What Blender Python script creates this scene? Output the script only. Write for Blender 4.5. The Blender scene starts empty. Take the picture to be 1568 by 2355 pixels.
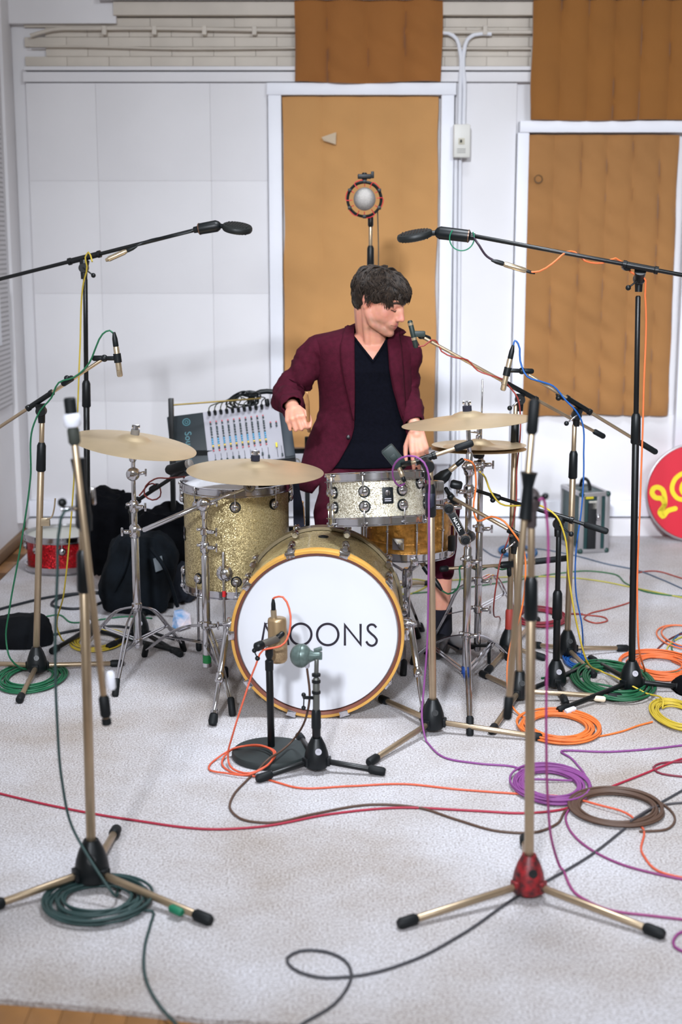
import bpy, bmesh, math, random
from mathutils import Vector, Matrix, noise
random.seed(7)
R = math.radians
scene = bpy.context.scene
COL = scene.collection
# ------------------------------------------------------------------ camera
H, PITCH, FPX = 1.62, R(11.0), 50.0 / 36.0 * 2355.0
cd = bpy.data.cameras.new('camera'); cam = bpy.data.objects.new('camera', cd); COL.objects.link(cam)
cam.location = (0, 0, H); cam.rotation_euler = (R(90) - PITCH, 0, 0)
cd.sensor_fit = 'VERTICAL'; cd.sensor_height = 36.0; cd.sensor_width = 24.0; cd.lens = 50.0
cd.dof.use_dof = True; cd.dof.focus_distance = 5.0; cd.dof.aperture_fstop = 2.4
scene.camera = cam
# ------------------------------------------------------------------ world, lamps, exposure
w = bpy.data.worlds.new('studio_air'); scene.world = w; w.use_nodes = True
bg = w.node_tree.nodes['Background']; bg.inputs[0].default_value = (1.0, 0.94, 0.86, 1); bg.inputs[1].default_value = 0.21
def area(name, loc, target, sx, sy, power, color, spread=180):
    l = bpy.data.lights.new(name, 'AREA'); l.shape = 'RECTANGLE'; l.size = sx; l.size_y = sy
    l.energy = power; l.color = color; l.spread = R(spread)
    o = bpy.data.objects.new(name, l); COL.objects.link(o); o.location = loc
    o.rotation_euler = (Vector(target) - Vector(loc)).to_track_quat('-Z', 'Y').to_euler()
    return o
area('hall_lamp', (-1.1, -3.6, 4.3), (1.05, 6.4, 0.7), 0.45, 0.45, 56, (0.87, 0.92, 1.0), 42)
area('hall_lamp', (3.2, -2.4, 4.6), (1.3, 6.6, 0.7), 1.8, 1.2, 37, (0.85, 0.91, 1.0), 60)
area('hall_lamp', (0.4, 4.3, 5.0), (0.4, 4.3, 0.0), 1.0, 0.8, 90, (0.86, 0.92, 1.0), 105)
scene.view_settings.view_transform = 'Standard'; scene.view_settings.look = 'None'
scene.view_settings.gamma = 1.0; scene.view_settings.use_curve_mapping = False
scene.view_settings.exposure = 0.0
# ------------------------------------------------------------------ surveying helpers: pixel of the photograph -> point in the room
def ray(px, py):
    dx, dy = (px - 784.0) / FPX, (1177.5 - py) / FPX
    c, s = math.cos(PITCH), math.sin(PITCH)
    return Vector((dx, c + dy * s, -s + dy * c))
def P(px, py, Y):
    v = ray(px, py); t = Y / v.y
    return Vector((v.x * t, Y, H + v.z * t))
def F(px, py, z=0.0):
    v = ray(px, py); t = (z - H) / v.z
    return Vector((v.x * t, v.y * t, z))
def S(Y): return FPX / (Y * 0.985 + 0.1)     # pixels per metre at distance Y (about)
# ------------------------------------------------------------------ materials
def lin(c):
    def f(u):
        u /= 255.0
        return u / 12.92 if u <= 0.04045 else ((u + 0.055) / 1.055) ** 2.4
    return (f(c[0]), f(c[1]), f(c[2]), 1.0)
MATS = {}
def mat(name, rgb, rough=0.5, metal=0.0, var=0.0, vscale=20.0, bump=0.0, bscale=80.0, spec=None, sheen=0.0, rgb2=None, coat=0.0, detail=3.0):
    if name in MATS: return MATS[name]
    m = bpy.data.materials.new(name); m.use_nodes = True; nt = m.node_tree; b = nt.nodes['Principled BSDF']
    c = lin(rgb)
    b.inputs['Base Color'].default_value = c; b.inputs['Roughness'].default_value = rough; b.inputs['Metallic'].default_value = metal
    if spec is not None: b.inputs['Specular IOR Level'].default_value = spec
    if sheen: b.inputs['Sheen Weight'].default_value = sheen
    if coat: b.inputs['Coat Weight'].default_value = coat
    tc = nt.nodes.new('ShaderNodeTexCoord')
    if var or rgb2:
        n = nt.nodes.new('ShaderNodeTexNoise'); n.inputs['Scale'].default_value = vscale; n.inputs['Detail'].default_value = detail
        nt.links.new(tc.outputs['Object'], n.inputs['Vector'])
        r = nt.nodes.new('ShaderNodeValToRGB'); r.color_ramp.elements[0].position = 0.32; r.color_ramp.elements[1].position = 0.68
        c2 = lin(rgb2) if rgb2 else tuple(min(1, x * (1 + var)) for x in c[:3]) + (1,)
        c1 = c if rgb2 else tuple(x * (1 - var) for x in c[:3]) + (1,)
        r.color_ramp.elements[0].color = c1; r.color_ramp.elements[1].color = c2
        nt.links.new(n.outputs['Fac'], r.inputs['Fac']); nt.links.new(r.outputs['Color'], b.inputs['Base Color'])
    if bump:
        n = nt.nodes.new('ShaderNodeTexNoise'); n.inputs['Scale'].default_value = bscale; n.inputs['Detail'].default_value = 4.0
        nt.links.new(tc.outputs['Object'], n.inputs['Vector'])
        bp = nt.nodes.new('ShaderNodeBump'); bp.inputs['Strength'].default_value = bump; bp.inputs['Distance'].default_value = 0.004
        nt.links.new(n.outputs['Fac'], bp.inputs['Height']); nt.links.new(bp.outputs['Normal'], b.inputs['Normal'])
    MATS[name] = m
    return m
def sparkle(name, dark, light, scale=260.0, metal=0.55, rough=0.36):
    m = bpy.data.materials.new(name); m.use_nodes = True; nt = m.node_tree; b = nt.nodes['Principled BSDF']
    tc = nt.nodes.new('ShaderNodeTexCoord'); v = nt.nodes.new('ShaderNodeTexVoronoi'); v.inputs['Scale'].default_value = scale
    nt.links.new(tc.outputs['Object'], v.inputs['Vector'])
    sp = nt.nodes.new('ShaderNodeSeparateColor'); nt.links.new(v.outputs['Color'], sp.inputs[0])
    r = nt.nodes.new('ShaderNodeValToRGB'); r.color_ramp.elements[0].color = lin(dark); r.color_ramp.elements[1].color = lin(light)
    r.color_ramp.elements[0].position = 0.15; r.color_ramp.elements[1].position = 0.95
    nt.links.new(sp.outputs[0], r.inputs['Fac']); nt.links.new(r.outputs['Color'], b.inputs['Base Color'])
    # every flake leans its own way
    g = nt.nodes.new('ShaderNodeNewGeometry'); sub = nt.nodes.new('ShaderNodeVectorMath'); sub.operation = 'SUBTRACT'
    sub.inputs[1].default_value = (0.5, 0.5, 0.5); nt.links.new(v.outputs['Color'], sub.inputs[0])
    sc_ = nt.nodes.new('ShaderNodeVectorMath'); sc_.operation = 'SCALE'; sc_.inputs['Scale'].default_value = 0.55; nt.links.new(sub.outputs[0], sc_.inputs[0])
    ad = nt.nodes.new('ShaderNodeVectorMath'); ad.operation = 'ADD'; nt.links.new(g.outputs['Normal'], ad.inputs[0]); nt.links.new(sc_.outputs[0], ad.inputs[1])
    nm = nt.nodes.new('ShaderNodeVectorMath'); nm.operation = 'NORMALIZE'; nt.links.new(ad.outputs[0], nm.inputs[0]); nt.links.new(nm.outputs[0], b.inputs['Normal'])
    b.inputs['Metallic'].default_value = metal; b.inputs['Roughness'].default_value = rough; b.inputs['Coat Weight'].default_value = 0.25
    MATS[name] = m
    return m
def cable_mat(rgb):
    rgb = tuple(int(c * 0.9) for c in rgb)
    return mat('cable_%d_%d_%d' % rgb, rgb, 0.55, 0, 0.06, 30)
CHROME = mat('chrome', (205, 204, 208), 0.13, 1.0, 0.05, 40)
NICKEL = mat('satin_nickel', (178, 158, 132), 0.36, 0.85, 0.05, 25)
BLACKM = mat('black_metal', (7, 10, 12), 0.36, 0.0, 0.1, 30, spec=0.4)
BLACKP = mat('black_plastic', (8, 14, 17), 0.42, 0.0, 0.1, 30, spec=0.35)
RUBBER = mat('black_rubber', (9, 14, 17), 0.6, 0.0, 0.15, 60, spec=0.3)
CLOTHB = mat('black_cloth', (6, 7, 11), 0.95, 0, 0.3, 14, 0.6, 60, spec=0.1)
WHITEP = mat('white_paint', (226, 227, 233), 0.6, 0, 0.02, 5, 0.12, 40)
TRIMW = mat('white_gloss_paint', (232, 233, 240), 0.45, 0, 0.02, 6)
GREYP = mat('panel_grey', (166, 164, 172), 0.5, 0.0, 0.04, 20)
GOLDSP = sparkle('champagne_sparkle', (138, 120, 78), (226, 208, 158), 430)
PALESP = sparkle('pale_champagne_sparkle', (168, 158, 132), (255, 250, 232), 330)
REDSP = sparkle('red_sparkle', (120, 4, 12), (225, 20, 35))
BRONZE = mat('cymbal_bronze', (226, 204, 168), 0.42, 0.85, 0.06, 8)
HEADW = mat('drum_head_white', (214, 216, 222), 0.38, 0, 0.01, 4, coat=0.1)
MAPLE = mat('maple_hoop', (204, 152, 70), 0.35, 0, 0.12, 12, coat=0.4)
HOOPBR = mat('hoop_inlay_brown', (110, 62, 48), 0.4)
HOOPGR = mat('hoop_grey_lacquer', (128, 116, 92), 0.32, 0.3, coat=0.4)
# ------------------------------------------------------------------ mesh builder
def frame(axis, hint=None):
    w_ = Vector(axis).normalized()
    h = Vector(hint) if hint is not None else (Vector((0, 0, 1)) if abs(w_.z) < 0.9 else Vector((0, 1, 0)))
    u = h.cross(w_)
    if u.length < 1e-6: u = Vector((1, 0, 0)).cross(w_)
    u.normalize(); return u, w_.cross(u), w_
def spline(pts, step=0.02, closed=False):
    n = len(pts); out = []
    if n < 3: return list(pts)
    rng = range(n if closed else n - 1)
    for i in rng:
        p1, p2 = pts[i], pts[(i + 1) % n]
        p0 = pts[i - 1] if (i > 0 or closed) else p1 + (p1 - p2)
        p3 = pts[(i + 2) % n] if (i + 2 < n or closed) else p2 + (p2 - p1)
        k = max(2, min(60, int((p2 - p1).length / step)))
        # centripetal-ish: scale tangents to segment length
        L = (p2 - p1).length
        def tan(a, b, c):
            l1, l2 = max((b - a).length, 1e-6), max((c - b).length, 1e-6)
            return ((b - a) / l1 * l2 + (c - b) / l2 * l1) / (l1 + l2)
        m1, m2 = tan(p0, p1, p2) * L, tan(p1, p2, p3) * L
        for j in range(k):
            t = j / k; t2, t3 = t * t, t * t * t
            out.append(p1 * (2*t3 - 3*t2 + 1) + m1 * (t3 - 2*t2 + t) + p2 * (-2*t3 + 3*t2) + m2 * (t3 - t2))
    if not closed: out.append(pts[-1].copy())
    return out
ORG = {}
class MB:
    def __init__(s): s.v = []; s.f = []
    def add(s, v, f):
        o = len(s.v); s.v += [Vector(p) for p in v]; s.f += [tuple(o + i for i in q) for q in f]; return s
    def tube(s, pts, r, n=8, caps=True, closed=False):
        pts = [Vector(p) for p in pts]; k = len(pts); rs = r if isinstance(r, (list, tuple)) else [r] * k
        t = (pts[1] - pts[0]).normalized(); u, v, _ = frame(t); V = []; Fc = []
        for i, p in enumerate(pts):
            a = pts[i - 1] if (i > 0 or closed) else pts[i]; b = pts[(i + 1) % k] if (i < k - 1 or closed) else pts[i]
            d = b - a
            if d.length > 1e-9:
                d.normalize(); q = t.rotation_difference(d); u = q @ u; t = d
                u = (u - t * u.dot(t)).normalized(); v = t.cross(u)
            for j in range(n):
                an = 2 * math.pi * j / n; V.append(p + (u * math.cos(an) + v * math.sin(an)) * rs[i])
        for i in range(k if closed else k - 1):
            for j in range(n):
                i2 = (i + 1) % k; Fc.append((i * n + j, i * n + (j + 1) % n, i2 * n + (j + 1) % n, i2 * n + j))
        if caps and not closed:
            Fc.append(tuple(range(n - 1, -1, -1))); Fc.append(tuple(range((k - 1) * n, k * n)))
        return s.add(V, Fc)
    def cyl(s, p0, p1, r0, r1=None, n=14): return s.tube([p0, p1], [r0, r0 if r1 is None else r1], n)
    def rod(s, p0, p1, r, n=12, b=0.15):
        p0, p1 = Vector(p0), Vector(p1); d = (p1 - p0); L = d.length; d.normalize(); e = min(r * 0.5, L * b)
        return s.tube([p0, p0 + d * e, p1 - d * e, p1], [r * 0.7, r, r, r * 0.7], n)
    def lathe(s, o, axis, prof, n=28, hint=None):
        o = Vector(o); u, v, w_ = frame(axis, hint); V = []; Fc = []; k = len(prof); idx = []
        for (r, h) in prof:
            if r < 1e-7: idx.append([len(V)]); V.append(o + w_ * h)
            else:
                idx.append(list(range(len(V), len(V) + n)))
                for j in range(n):
                    a = 2 * math.pi * j / n; V.append(o + w_ * h + (u * math.cos(a) + v * math.sin(a)) * r)
        for i in range(k - 1):
            A, B = idx[i], idx[i + 1]
            if len(A) == 1 and len(B) == 1: continue
            for j in range(n):
                j2 = (j + 1) % n
                if len(A) == 1: Fc.append((A[0], B[j2], B[j]))
                elif len(B) == 1: Fc.append((A[j], A[j2], B[0]))
                else: Fc.append((A[j], A[j2], B[j2], B[j]))
        return s.add(V, Fc)
    def box(s, c, size, axes=None, bev=0.0):
        bm = bmesh.new(); bmesh.ops.create_cube(bm, size=1.0)
        for v in bm.verts: v.co = Vector((v.co.x * size[0], v.co.y * size[1], v.co.z * size[2]))
        if bev: bmesh.ops.bevel(bm, geom=list(bm.edges), offset=bev, segments=2, affect='EDGES', profile=0.6)
        bm.verts.ensure_lookup_table(); c = Vector(c)
        X, Y, Z = axes if axes else (Vector((1, 0, 0)), Vector((0, 1, 0)), Vector((0, 0, 1)))
        bm.verts.index_update()
        V = [c + X * v.co.x + Y * v.co.y + Z * v.co.z for v in bm.verts]; Fc = [tuple(v.index for v in f.verts) for f in bm.faces]
        bm.free(); return s.add(V, Fc)
    def bar(s, p0, p1, w_, t, hint=None, bev=0.0):
        p0, p1 = Vector(p0), Vector(p1); u, v, d = frame(p1 - p0, hint)
        return s.box((p0 + p1) / 2, (w_, t, (p1 - p0).length), (u, v, d), bev)
    def ell(s, c, r, axes=None, nu=16, nv=10):
        c = Vector(c); r = (r, r, r) if isinstance(r, (int, float)) else r
        X, Y, Z = axes if axes else (Vector((1, 0, 0)), Vector((0, 1, 0)), Vector((0, 0, 1)))
        V = [c + Z * r[2]]; Fc = []
        for i in range(1, nv):
            t = math.pi * i / nv
            for j in range(nu):
                a = 2 * math.pi * j / nu
                V.append(c + X * (r[0] * math.sin(t) * math.cos(a)) + Y * (r[1] * math.sin(t) * math.sin(a)) + Z * (r[2] * math.cos(t)))
        V.append(c - Z * r[2]); L = len(V) - 1
        for j in range(nu):
            j2 = (j + 1) % nu; Fc.append((0, 1 + j, 1 + j2)); Fc.append((L, L - nu + j2, L - nu + j))
            for i in range(nv - 2): Fc.append((1 + i * nu + j, 1 + (i + 1) * nu + j, 1 + (i + 1) * nu + j2, 1 + i * nu + j2))
        return s.add(V, Fc)
    def cap(s, p0, r0, p1, r1, n=12):
        p0, p1 = Vector(p0), Vector(p1); d = p1 - p0; L = d.length
        if L < 1e-6: return s.ell(p0, max(r0, r1), None, n, 8)
        prof = [(0, -r0)] + [(r0 * math.sin(a), -r0 * math.cos(a)) for a in (0.4, 0.8, 1.2)] + [(r0, 0), (r1, L)] + [(r1 * math.cos(a), L + r1 * math.sin(a)) for a in (0.4, 0.8, 1.2)] + [(0, L + r1)]
        return s.lathe(p0, d, prof, n)
    def torus(s, c, axis, Rr, r, n=40, m=8, a0=0, a1=360):
        u, v, w_ = frame(axis); c = Vector(c); full = abs(a1 - a0) >= 360
        k = n if full else n + 1
        pts = [c + (u * math.cos(R(a0 + (a1 - a0) * i / n)) + v * math.sin(R(a0 + (a1 - a0) * i / n))) * Rr for i in range(k)]
        return s.tube(pts, r, m, True, full)
    def mesh(s, name, org=Vector((0, 0, 0)), smooth=40):
        me = bpy.data.meshes.new(name); me.from_pydata([tuple(p - org) for p in s.v], [], s.f)
        bm = bmesh.new(); bm.from_mesh(me); bmesh.ops.recalc_face_normals(bm, faces=bm.faces); bm.to_mesh(me); bm.free()
        if smooth:
            me.polygons.foreach_set('use_smooth', [True] * len(me.polygons)); me.set_sharp_from_angle(angle=R(smooth))
        return me
    def build(s, name, m, parent=None, label=None, cat=None, group=None, smooth=40, kind=None, org=None):
        if parent is not None: o_ = ORG[parent]
        elif org is not None: o_ = Vector(org)
        else:
            zs = min(p.z for p in s.v); o_ = Vector((sum(p.x for p in s.v) / len(s.v), sum(p.y for p in s.v) / len(s.v), zs))
        me = s.mesh(name, o_, smooth); me.materials.append(m)
        o = bpy.data.objects.new(name, me); COL.objects.link(o); ORG[o] = o_
        if parent is not None: o.parent = parent
        else: o.location = o_
        tag(o, label, cat, group, kind); return o
def tag(o, label=None, cat=None, group=None, kind=None):
    if label: o['label'] = label
    if cat: o['category'] = cat
    if group: o['group'] = group
    if kind: o['kind'] = kind
    return o
def thing(name, label, cat, loc, group=None):
    o = bpy.data.objects.new(name, None); COL.objects.link(o); o.empty_display_size = 0.1
    o.location = loc; ORG[o] = Vector(loc); return tag(o, label, cat, group)
def put(name, me, m, parent, M):
    """a copy of a shared mesh as a part"""
    if not me.materials: me.materials.append(m)
    o = bpy.data.objects.new(name, me); COL.objects.link(o); o.parent = parent
    M2 = Matrix.Translation(-ORG[parent]) @ M
    o.matrix_local = M2; ORG[o] = ORG[parent]; return o
def text_mesh(txt, size, extr=0.0006, bold=0.0):
    c = bpy.data.curves.new('lettering', 'FONT'); c.body = txt; c.size = size; c.extrude = extr; c.offset = bold
    c.align_x = 'CENTER'; c.align_y = 'CENTER'; c.resolution_u = 3
    o = bpy.data.objects.new('lettering', c); COL.objects.link(o)
    dg = bpy.context.evaluated_depsgraph_get(); me = bpy.data.meshes.new_from_object(o.evaluated_get(dg))
    bpy.data.objects.remove(o); bpy.data.curves.remove(c); return me
def fuse(mb, voxel, smooth_it=4, smooth_f=0.5):
    """one continuous skin from overlapping solids"""
    me = mb.mesh('fuse', smooth=0); o = bpy.data.objects.new('fuse', me); COL.objects.link(o)
    r = o.modifiers.new('r', 'REMESH'); r.mode = 'VOXEL'; r.voxel_size = voxel
    s_ = o.modifiers.new('s', 'SMOOTH'); s_.iterations = smooth_it; s_.factor = smooth_f
    dg = bpy.context.evaluated_depsgraph_get(); out = bpy.data.meshes.new_from_object(o.evaluated_get(dg))
    bpy.data.objects.remove(o); bpy.data.meshes.remove(me)
    nb = MB(); nb.v = [v.co.copy() for v in out.vertices]; nb.f = [tuple(p.vertices) for p in out.polygons]
    bpy.data.meshes.remove(out); return nb
# ================================================================== the room
WY = 7.70; XL = -1.73
def W(px, py, Y=WY): return P(px, py, Y)
def zW(py, Y=WY): return P(784, py, Y).z
def xW(px, py=600, Y=WY): return P(px, py, Y).x
def struct(mb, name, m, parent=None, smooth=30): return mb.build(name, m, parent, kind=None if parent else 'structure', smooth=smooth, org=None if parent else (0, 0, 0))
def slab(mb, x0, x1, y0, y1, z0, z1, bev=0.0): return mb.box(((x0+x1)/2, (y0+y1)/2, (z0+z1)/2), (x1-x0, y1-y0, z1-z0), None, bev)
# carpet: speckled loop pile
def carpet_mat():
    m = bpy.data.materials.new('speckled_carpet'); m.use_nodes = True; nt = m.node_tree; b = nt.nodes['Principled BSDF']
    tc = nt.nodes.new('ShaderNodeTexCoord')
    def nz(scale, det=3, rough=0.6):
        n = nt.nodes.new('ShaderNodeTexNoise'); n.inputs['Scale'].default_value = scale; n.inputs['Detail'].default_value = det
        n.inputs['Roughness'].default_value = rough; nt.links.new(tc.outputs['Object'], n.inputs['Vector']); return n
    a = nz(170, 2, 0.7); r = nt.nodes.new('ShaderNodeValToRGB'); e = r.color_ramp.elements
    e[0].position = 0.36; e[0].color = lin((147, 141, 140)); e[1].position = 0.60; e[1].color = lin((207, 206, 212))
    nt.links.new(a.outputs['Fac'], r.inputs['Fac'])
    c = nz(1.6, 5); r2 = nt.nodes.new('ShaderNodeValToRGB'); e2 = r2.color_ramp.elements
    e2[0].position = 0.3; e2[0].color = lin((208, 196, 180)); e2[1].position = 0.62; e2[1].color = (1, 1, 1, 1)
    nt.links.new(c.outputs['Fac'], r2.inputs['Fac'])
    mx = nt.nodes.new('ShaderNodeMix'); mx.data_type = 'RGBA'; mx.blend_type = 'MULTIPLY'; mx.inputs['Factor'].default_value = 0.9
    nt.links.new(r.outputs['Color'], mx.inputs['A']); nt.links.new(r2.outputs['Color'], mx.inputs['B']); nt.links.new(mx.outputs['Result'], b.inputs['Base Color'])
    b.inputs['Roughness'].default_value = 0.95; b.inputs['Specular IOR Level'].default_value = 0.1; b.inputs['Sheen Weight'].default_value = 0.1
    bp = nt.nodes.new('ShaderNodeBump'); bp.inputs['Strength'].default_value = 0.35; bp.inputs['Distance'].default_value = 0.004
    nt.links.new(a.outputs['Fac'], bp.inputs['Height']); nt.links.new(bp.outputs['Normal'], b.inputs['Normal'])
    return m
CARPET = carpet_mat()
def peg_mat():
    m = bpy.data.materials.new('perforated_board'); m.use_nodes = True; nt = m.node_tree; b = nt.nodes['Principled BSDF']
    tc = nt.nodes.new('ShaderNodeTexCoord'); mp = nt.nodes.new('ShaderNodeVectorMath'); mp.operation = 'SCALE'; mp.inputs['Scale'].default_value = 1 / 0.024
    nt.links.new(tc.outputs['Object'], mp.inputs[0]); fr = nt.nodes.new('ShaderNodeVectorMath'); fr.operation = 'FRACTION'; nt.links.new(mp.outputs[0], fr.inputs[0])
    sb = nt.nodes.new('ShaderNodeVectorMath'); sb.operation = 'SUBTRACT'; sb.inputs[1].default_value = (0.5, 0.5, 0.5); nt.links.new(fr.outputs[0], sb.inputs[0])
    ml = nt.nodes.new('ShaderNodeVectorMath'); ml.operation = 'MULTIPLY'; ml.inputs[1].default_value = (0, 1, 1); nt.links.new(sb.outputs[0], ml.inputs[0])
    ln = nt.nodes.new('ShaderNodeVectorMath'); ln.operation = 'LENGTH'; nt.links.new(ml.outputs[0], ln.inputs[0])
    lt = nt.nodes.new('ShaderNodeMath'); lt.operation = 'LESS_THAN'; lt.inputs[1].default_value = 0.24; nt.links.new(ln.outputs['Value'], lt.inputs[0])
    mx = nt.nodes.new('ShaderNodeMix'); mx.data_type = 'RGBA'; mx.inputs['A'].default_value = lin((214, 212, 214)); mx.inputs['B'].default_value = lin((70, 66, 66))
    nt.links.new(lt.outputs[0], mx.inputs['Factor']); nt.links.new(mx.outputs['Result'], b.inputs['Base Color']); b.inputs['Roughness'].default_value = 0.6
    return m
PEG = peg_mat()
PARQ = mat('oak_parquet', (138, 94, 46), 0.4, 0, 0.18, 9)
WALLP = mat('wall_paint', (226, 224, 226), 0.62, 0, 0.02, 3, 0.1, 30)
OLDP_DIM = mat('old_paint_dimmed', (204, 195, 183), 0.6, 0, 0.06, 5, 0.2, 25)  # old wall paint, darkened in its colour for the light falloff up there
# floor: parquet underneath, carpet on top
fl = struct(slab(MB(), -4, 6, 0.4, 8.2, -0.2, -0.03), 'floor', mat('subfloor', (90, 70, 48), 0.8, 0, 0.1))
pk = slab(MB(), -0.035, 0.035, -0.3, 0.3, -0.03, -0.011, 0.002).mesh('floor_plank')
n = 0
for i in range(26):                               # planks in front of the carpet edge
    for j in range(3):
        put('plank', pk, PARQ, fl, Matrix.Translation((-1.62 + i * 0.0706, 2.0 + j * 0.602 + (0.3 if i % 2 else 0), 0)))
for j in range(9): put('plank', pk, PARQ, fl, Matrix.Translation((XL + 0.05, 4.0 + j * 0.42, 0)) )
E0, E1 = F(-60, 2303), F(760, 2356)
mb = MB(); dx = (E1.y - E0.y) / (E1.x - E0.x)
cx0, cx1 = XL + 0.10, 5.0
fr = []
for i in range(60):
    x = cx0 + (cx1 - cx0) * i / 59; fr.append((x, E0.y + (x - E0.x) * dx + 0.012 * math.sin(x * 7) + 0.004 * math.sin(x * 31)))
V = []; Fc = []
for (x, y) in fr: V += [(x, y, -0.011), (x, y + 0.003, 0.0), (x, WY, 0.0), (x, WY, -0.011)]
for i in range(59):
    a, b_ = i * 4, i * 4 + 4
    Fc += [(a, b_, b_ + 1, a + 1), (a + 1, b_ + 1, b_ + 2, a + 2), (a + 2, b_ + 2, b_ + 3, a + 3), (a + 3, b_ + 3, b_, a)]
Fc += [(0, 1, 2, 3), (239, 238, 237, 236)]
mb.add(V, Fc).build('carpet', CARPET, None, 'pale grey speckled wall-to-wall carpet under the whole drum kit', 'carpet', kind='structure', org=(0, 0, 0))
# back wall
ZT = 4.2
wb = struct(slab(MB(), XL - 0.2, 5.5, WY + 0.03, WY + 0.25, -0.03, ZT), 'wall_back', WALLP)
zb, zt = zW(1150), zW(191)
cols = [xW(76), xW(232), xW(489), xW(618)]
rows = [zb, zW(923), zW(675), zW(416), zt]
for i in range(3):
    for j in range(4):
        slab(MB(), cols[i] + 0.0004, cols[i+1] - 0.0004, WY, WY + 0.034, rows[j] + 0.0003, rows[j+1] - 0.0003, 0.0006).build('wall_board', WALLP, wb)
slab(MB(), xW(1042), xW(1180), WY, WY + 0.034, zb, zt, 0.0012).build('wall_board', WALLP, wb)
slab(MB(), xW(620), xW(1040), WY + 0.01, WY + 0.034, zb, zW(1034), 0.0012).build('wall_board', WALLP, wb)
slab(MB(), xW(1182), 5.4, WY + 0.01, WY + 0.034, zb, zW(955), 0.0012).build('wall_board', WALLP, wb)
# painted bricks in the frieze
bz0, bz1 = zW(152), zW(40); rh = (bz1 - bz0) / 5
bl = 0.218
for r_ in range(5):
    x = xW(76) + (bl / 2 if r_ % 2 else 0)
    while x < xW(1300):
        if not (xW(700) < x and x + bl < xW(1000)):
            d = random.uniform(-0.0025, 0.0025)
            slab(MB(), x + 0.0006, x + bl - 0.0006, WY + 0.005 + d * 0.5, WY + 0.035, bz0 + r_ * rh + 0.0006, bz0 + (r_ + 1) * rh - 0.0006, 0.0018).build('brick', OLDP_DIM, wb)
        x += bl
tr = struct(slab(MB(), xW(72), 5.4, WY - 0.022, WY + 0.03, zW(189), zW(166), 0.004), 'trim_1', WALLP)
struct(slab(MB(), xW(76), 5.4, WY - 0.036, WY + 0.03, zW(163), zW(154), 0.003), 'trim_2', WALLP)
struct(slab(MB(), xW(280), 5.4, WY - 0.05, WY + 0.03, zW(38), zW(6), 0.004), 'trim_3', OLDP_DIM)
struct(slab(MB(), xW(250), 5.4, WY - 0.10, WY + 0.03, zW(5), zW(5) + 0.8, 0.004), 'trim_4', PEG)
struct(slab(MB(), XL, xW(285), WY - 0.03, WY + 0.03, zW(56), ZT, 0.004), 'trim_5', WALLP)
# frames round the quilts
m_ = MB(); slab(m_, xW(618), xW(1042), WY - 0.045, WY + 0.03, zW(220), zW(192), 0.004); struct(m_, 'trim_6', TRIMW)
m_ = MB(); slab(m_, xW(620), xW(650), WY - 0.04, WY + 0.03, zW(1145), zW(220), 0.004); struct(m_, 'trim_7', TRIMW)
m_ = MB(); slab(m_, xW(1009), xW(1038), WY - 0.04, WY + 0.03, zW(1145), zW(220), 0.004); struct(m_, 'trim_8', TRIMW)
m_ = MB(); slab(m_, xW(1186), 5.4, WY - 0.05, WY + 0.03, zW(306), zW(279), 0.004); struct(m_, 'trim_9', TRIMW)
m_ = MB(); slab(m_, xW(1182), xW(1208), WY - 0.04, WY + 0.03, zW(1145), zW(306), 0.004); struct(m_, 'trim_10', TRIMW)
m_ = MB(); slab(m_, xW(620), xW(1040), WY - 0.09, WY + 0.03, zW(1062), zW(1036), 0.006); struct(m_, 'trim_11', TRIMW)
m_ = MB(); slab(m_, xW(1566), 5.4, WY - 0.04, WY + 0.03, zW(1145), zW(306), 0.004); struct(m_, 'trim_12', TRIMW)
m_ = MB(); slab(m_, XL, 5.4, WY - 0.03, WY + 0.03, zW(1186), zW(1150), 0.006); struct(m_, 'baseboard_back', TRIMW)
m_ = MB(); slab(m_, XL, 5.4, WY - 0.055, WY + 0.03, -0.01, zW(1190), 0.006); struct(m_, 'baseboard_lower', WALLP)
# left wall: perforated boards, a pilaster at the corner
wl = struct(slab(MB(), XL - 0.2, XL - 0.01, 3.2, WY + 0.1, -0.03, ZT), 'wall_left', WALLP)
for k, y0 in enumerate((6.20, 6.82)):
    slab(MB(), XL - 0.012, XL + 0.008, y0, y0 + 0.612, 0.75, ZT - 0.3, 0.002).build('perforated_panel', PEG, wl)
slab(MB(), XL - 0.012, XL + 0.02, 7.5, WY, 0.1, ZT, 0.003).build('pilaster', WALLP, wl)
slab(MB(), XL - 0.012, XL + 0.03, 6.4, 7.17, zW(800, 7.0), zW(640, 7.0), 0.003).build('white_board', TRIMW, wl)
struct(slab(MB(), XL - 0.012, XL + 0.012, 3.2, WY - 0.05, -0.01, 0.045, 0.003), 'baseboard_left', mat('skirting_brown', (120, 88, 52), 0.5, 0, 0.1, 10))
# conduits along the frieze
def pipe(name, label, pts, r, parent=None, m=OLDP_DIM):
    return MB().tube(spline([Vector(p) for p in pts], 0.03), r, 10).build(name, m, parent, label, 'pipe')
y_ = WY - 0.03
pp = thing('conduit_pipe', 'upper painted conduit pipe running along the brick frieze', 'pipe', W(680, 70, y_))
MB().tube(spline([W(70, 82, y_), W(120, 68, y_), W(200, 66, y_), W(680, 70, y_), W(1010, 73, y_), W(1225, 74, y_)], 0.05), 0.010, 10).build('tube', OLDP_DIM, pp)
for px in (240, 355, 470, 585, 1115):
    c = W(px, 69, y_); slab(MB(), c.x - 0.012, c.x + 0.012, WY - 0.046, WY + 0.02, c.z - 0.025, c.z + 0.02, 0.004).build('clip', OLDP_DIM, pp)
pipe('conduit_pipe', 'thin painted cable running below the conduit along the bricks', [W(68, 106, y_), W(200, 107, y_), W(400, 112, y_), W(680, 110, y_), W(1220, 112, y_)], 0.005)
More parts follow.
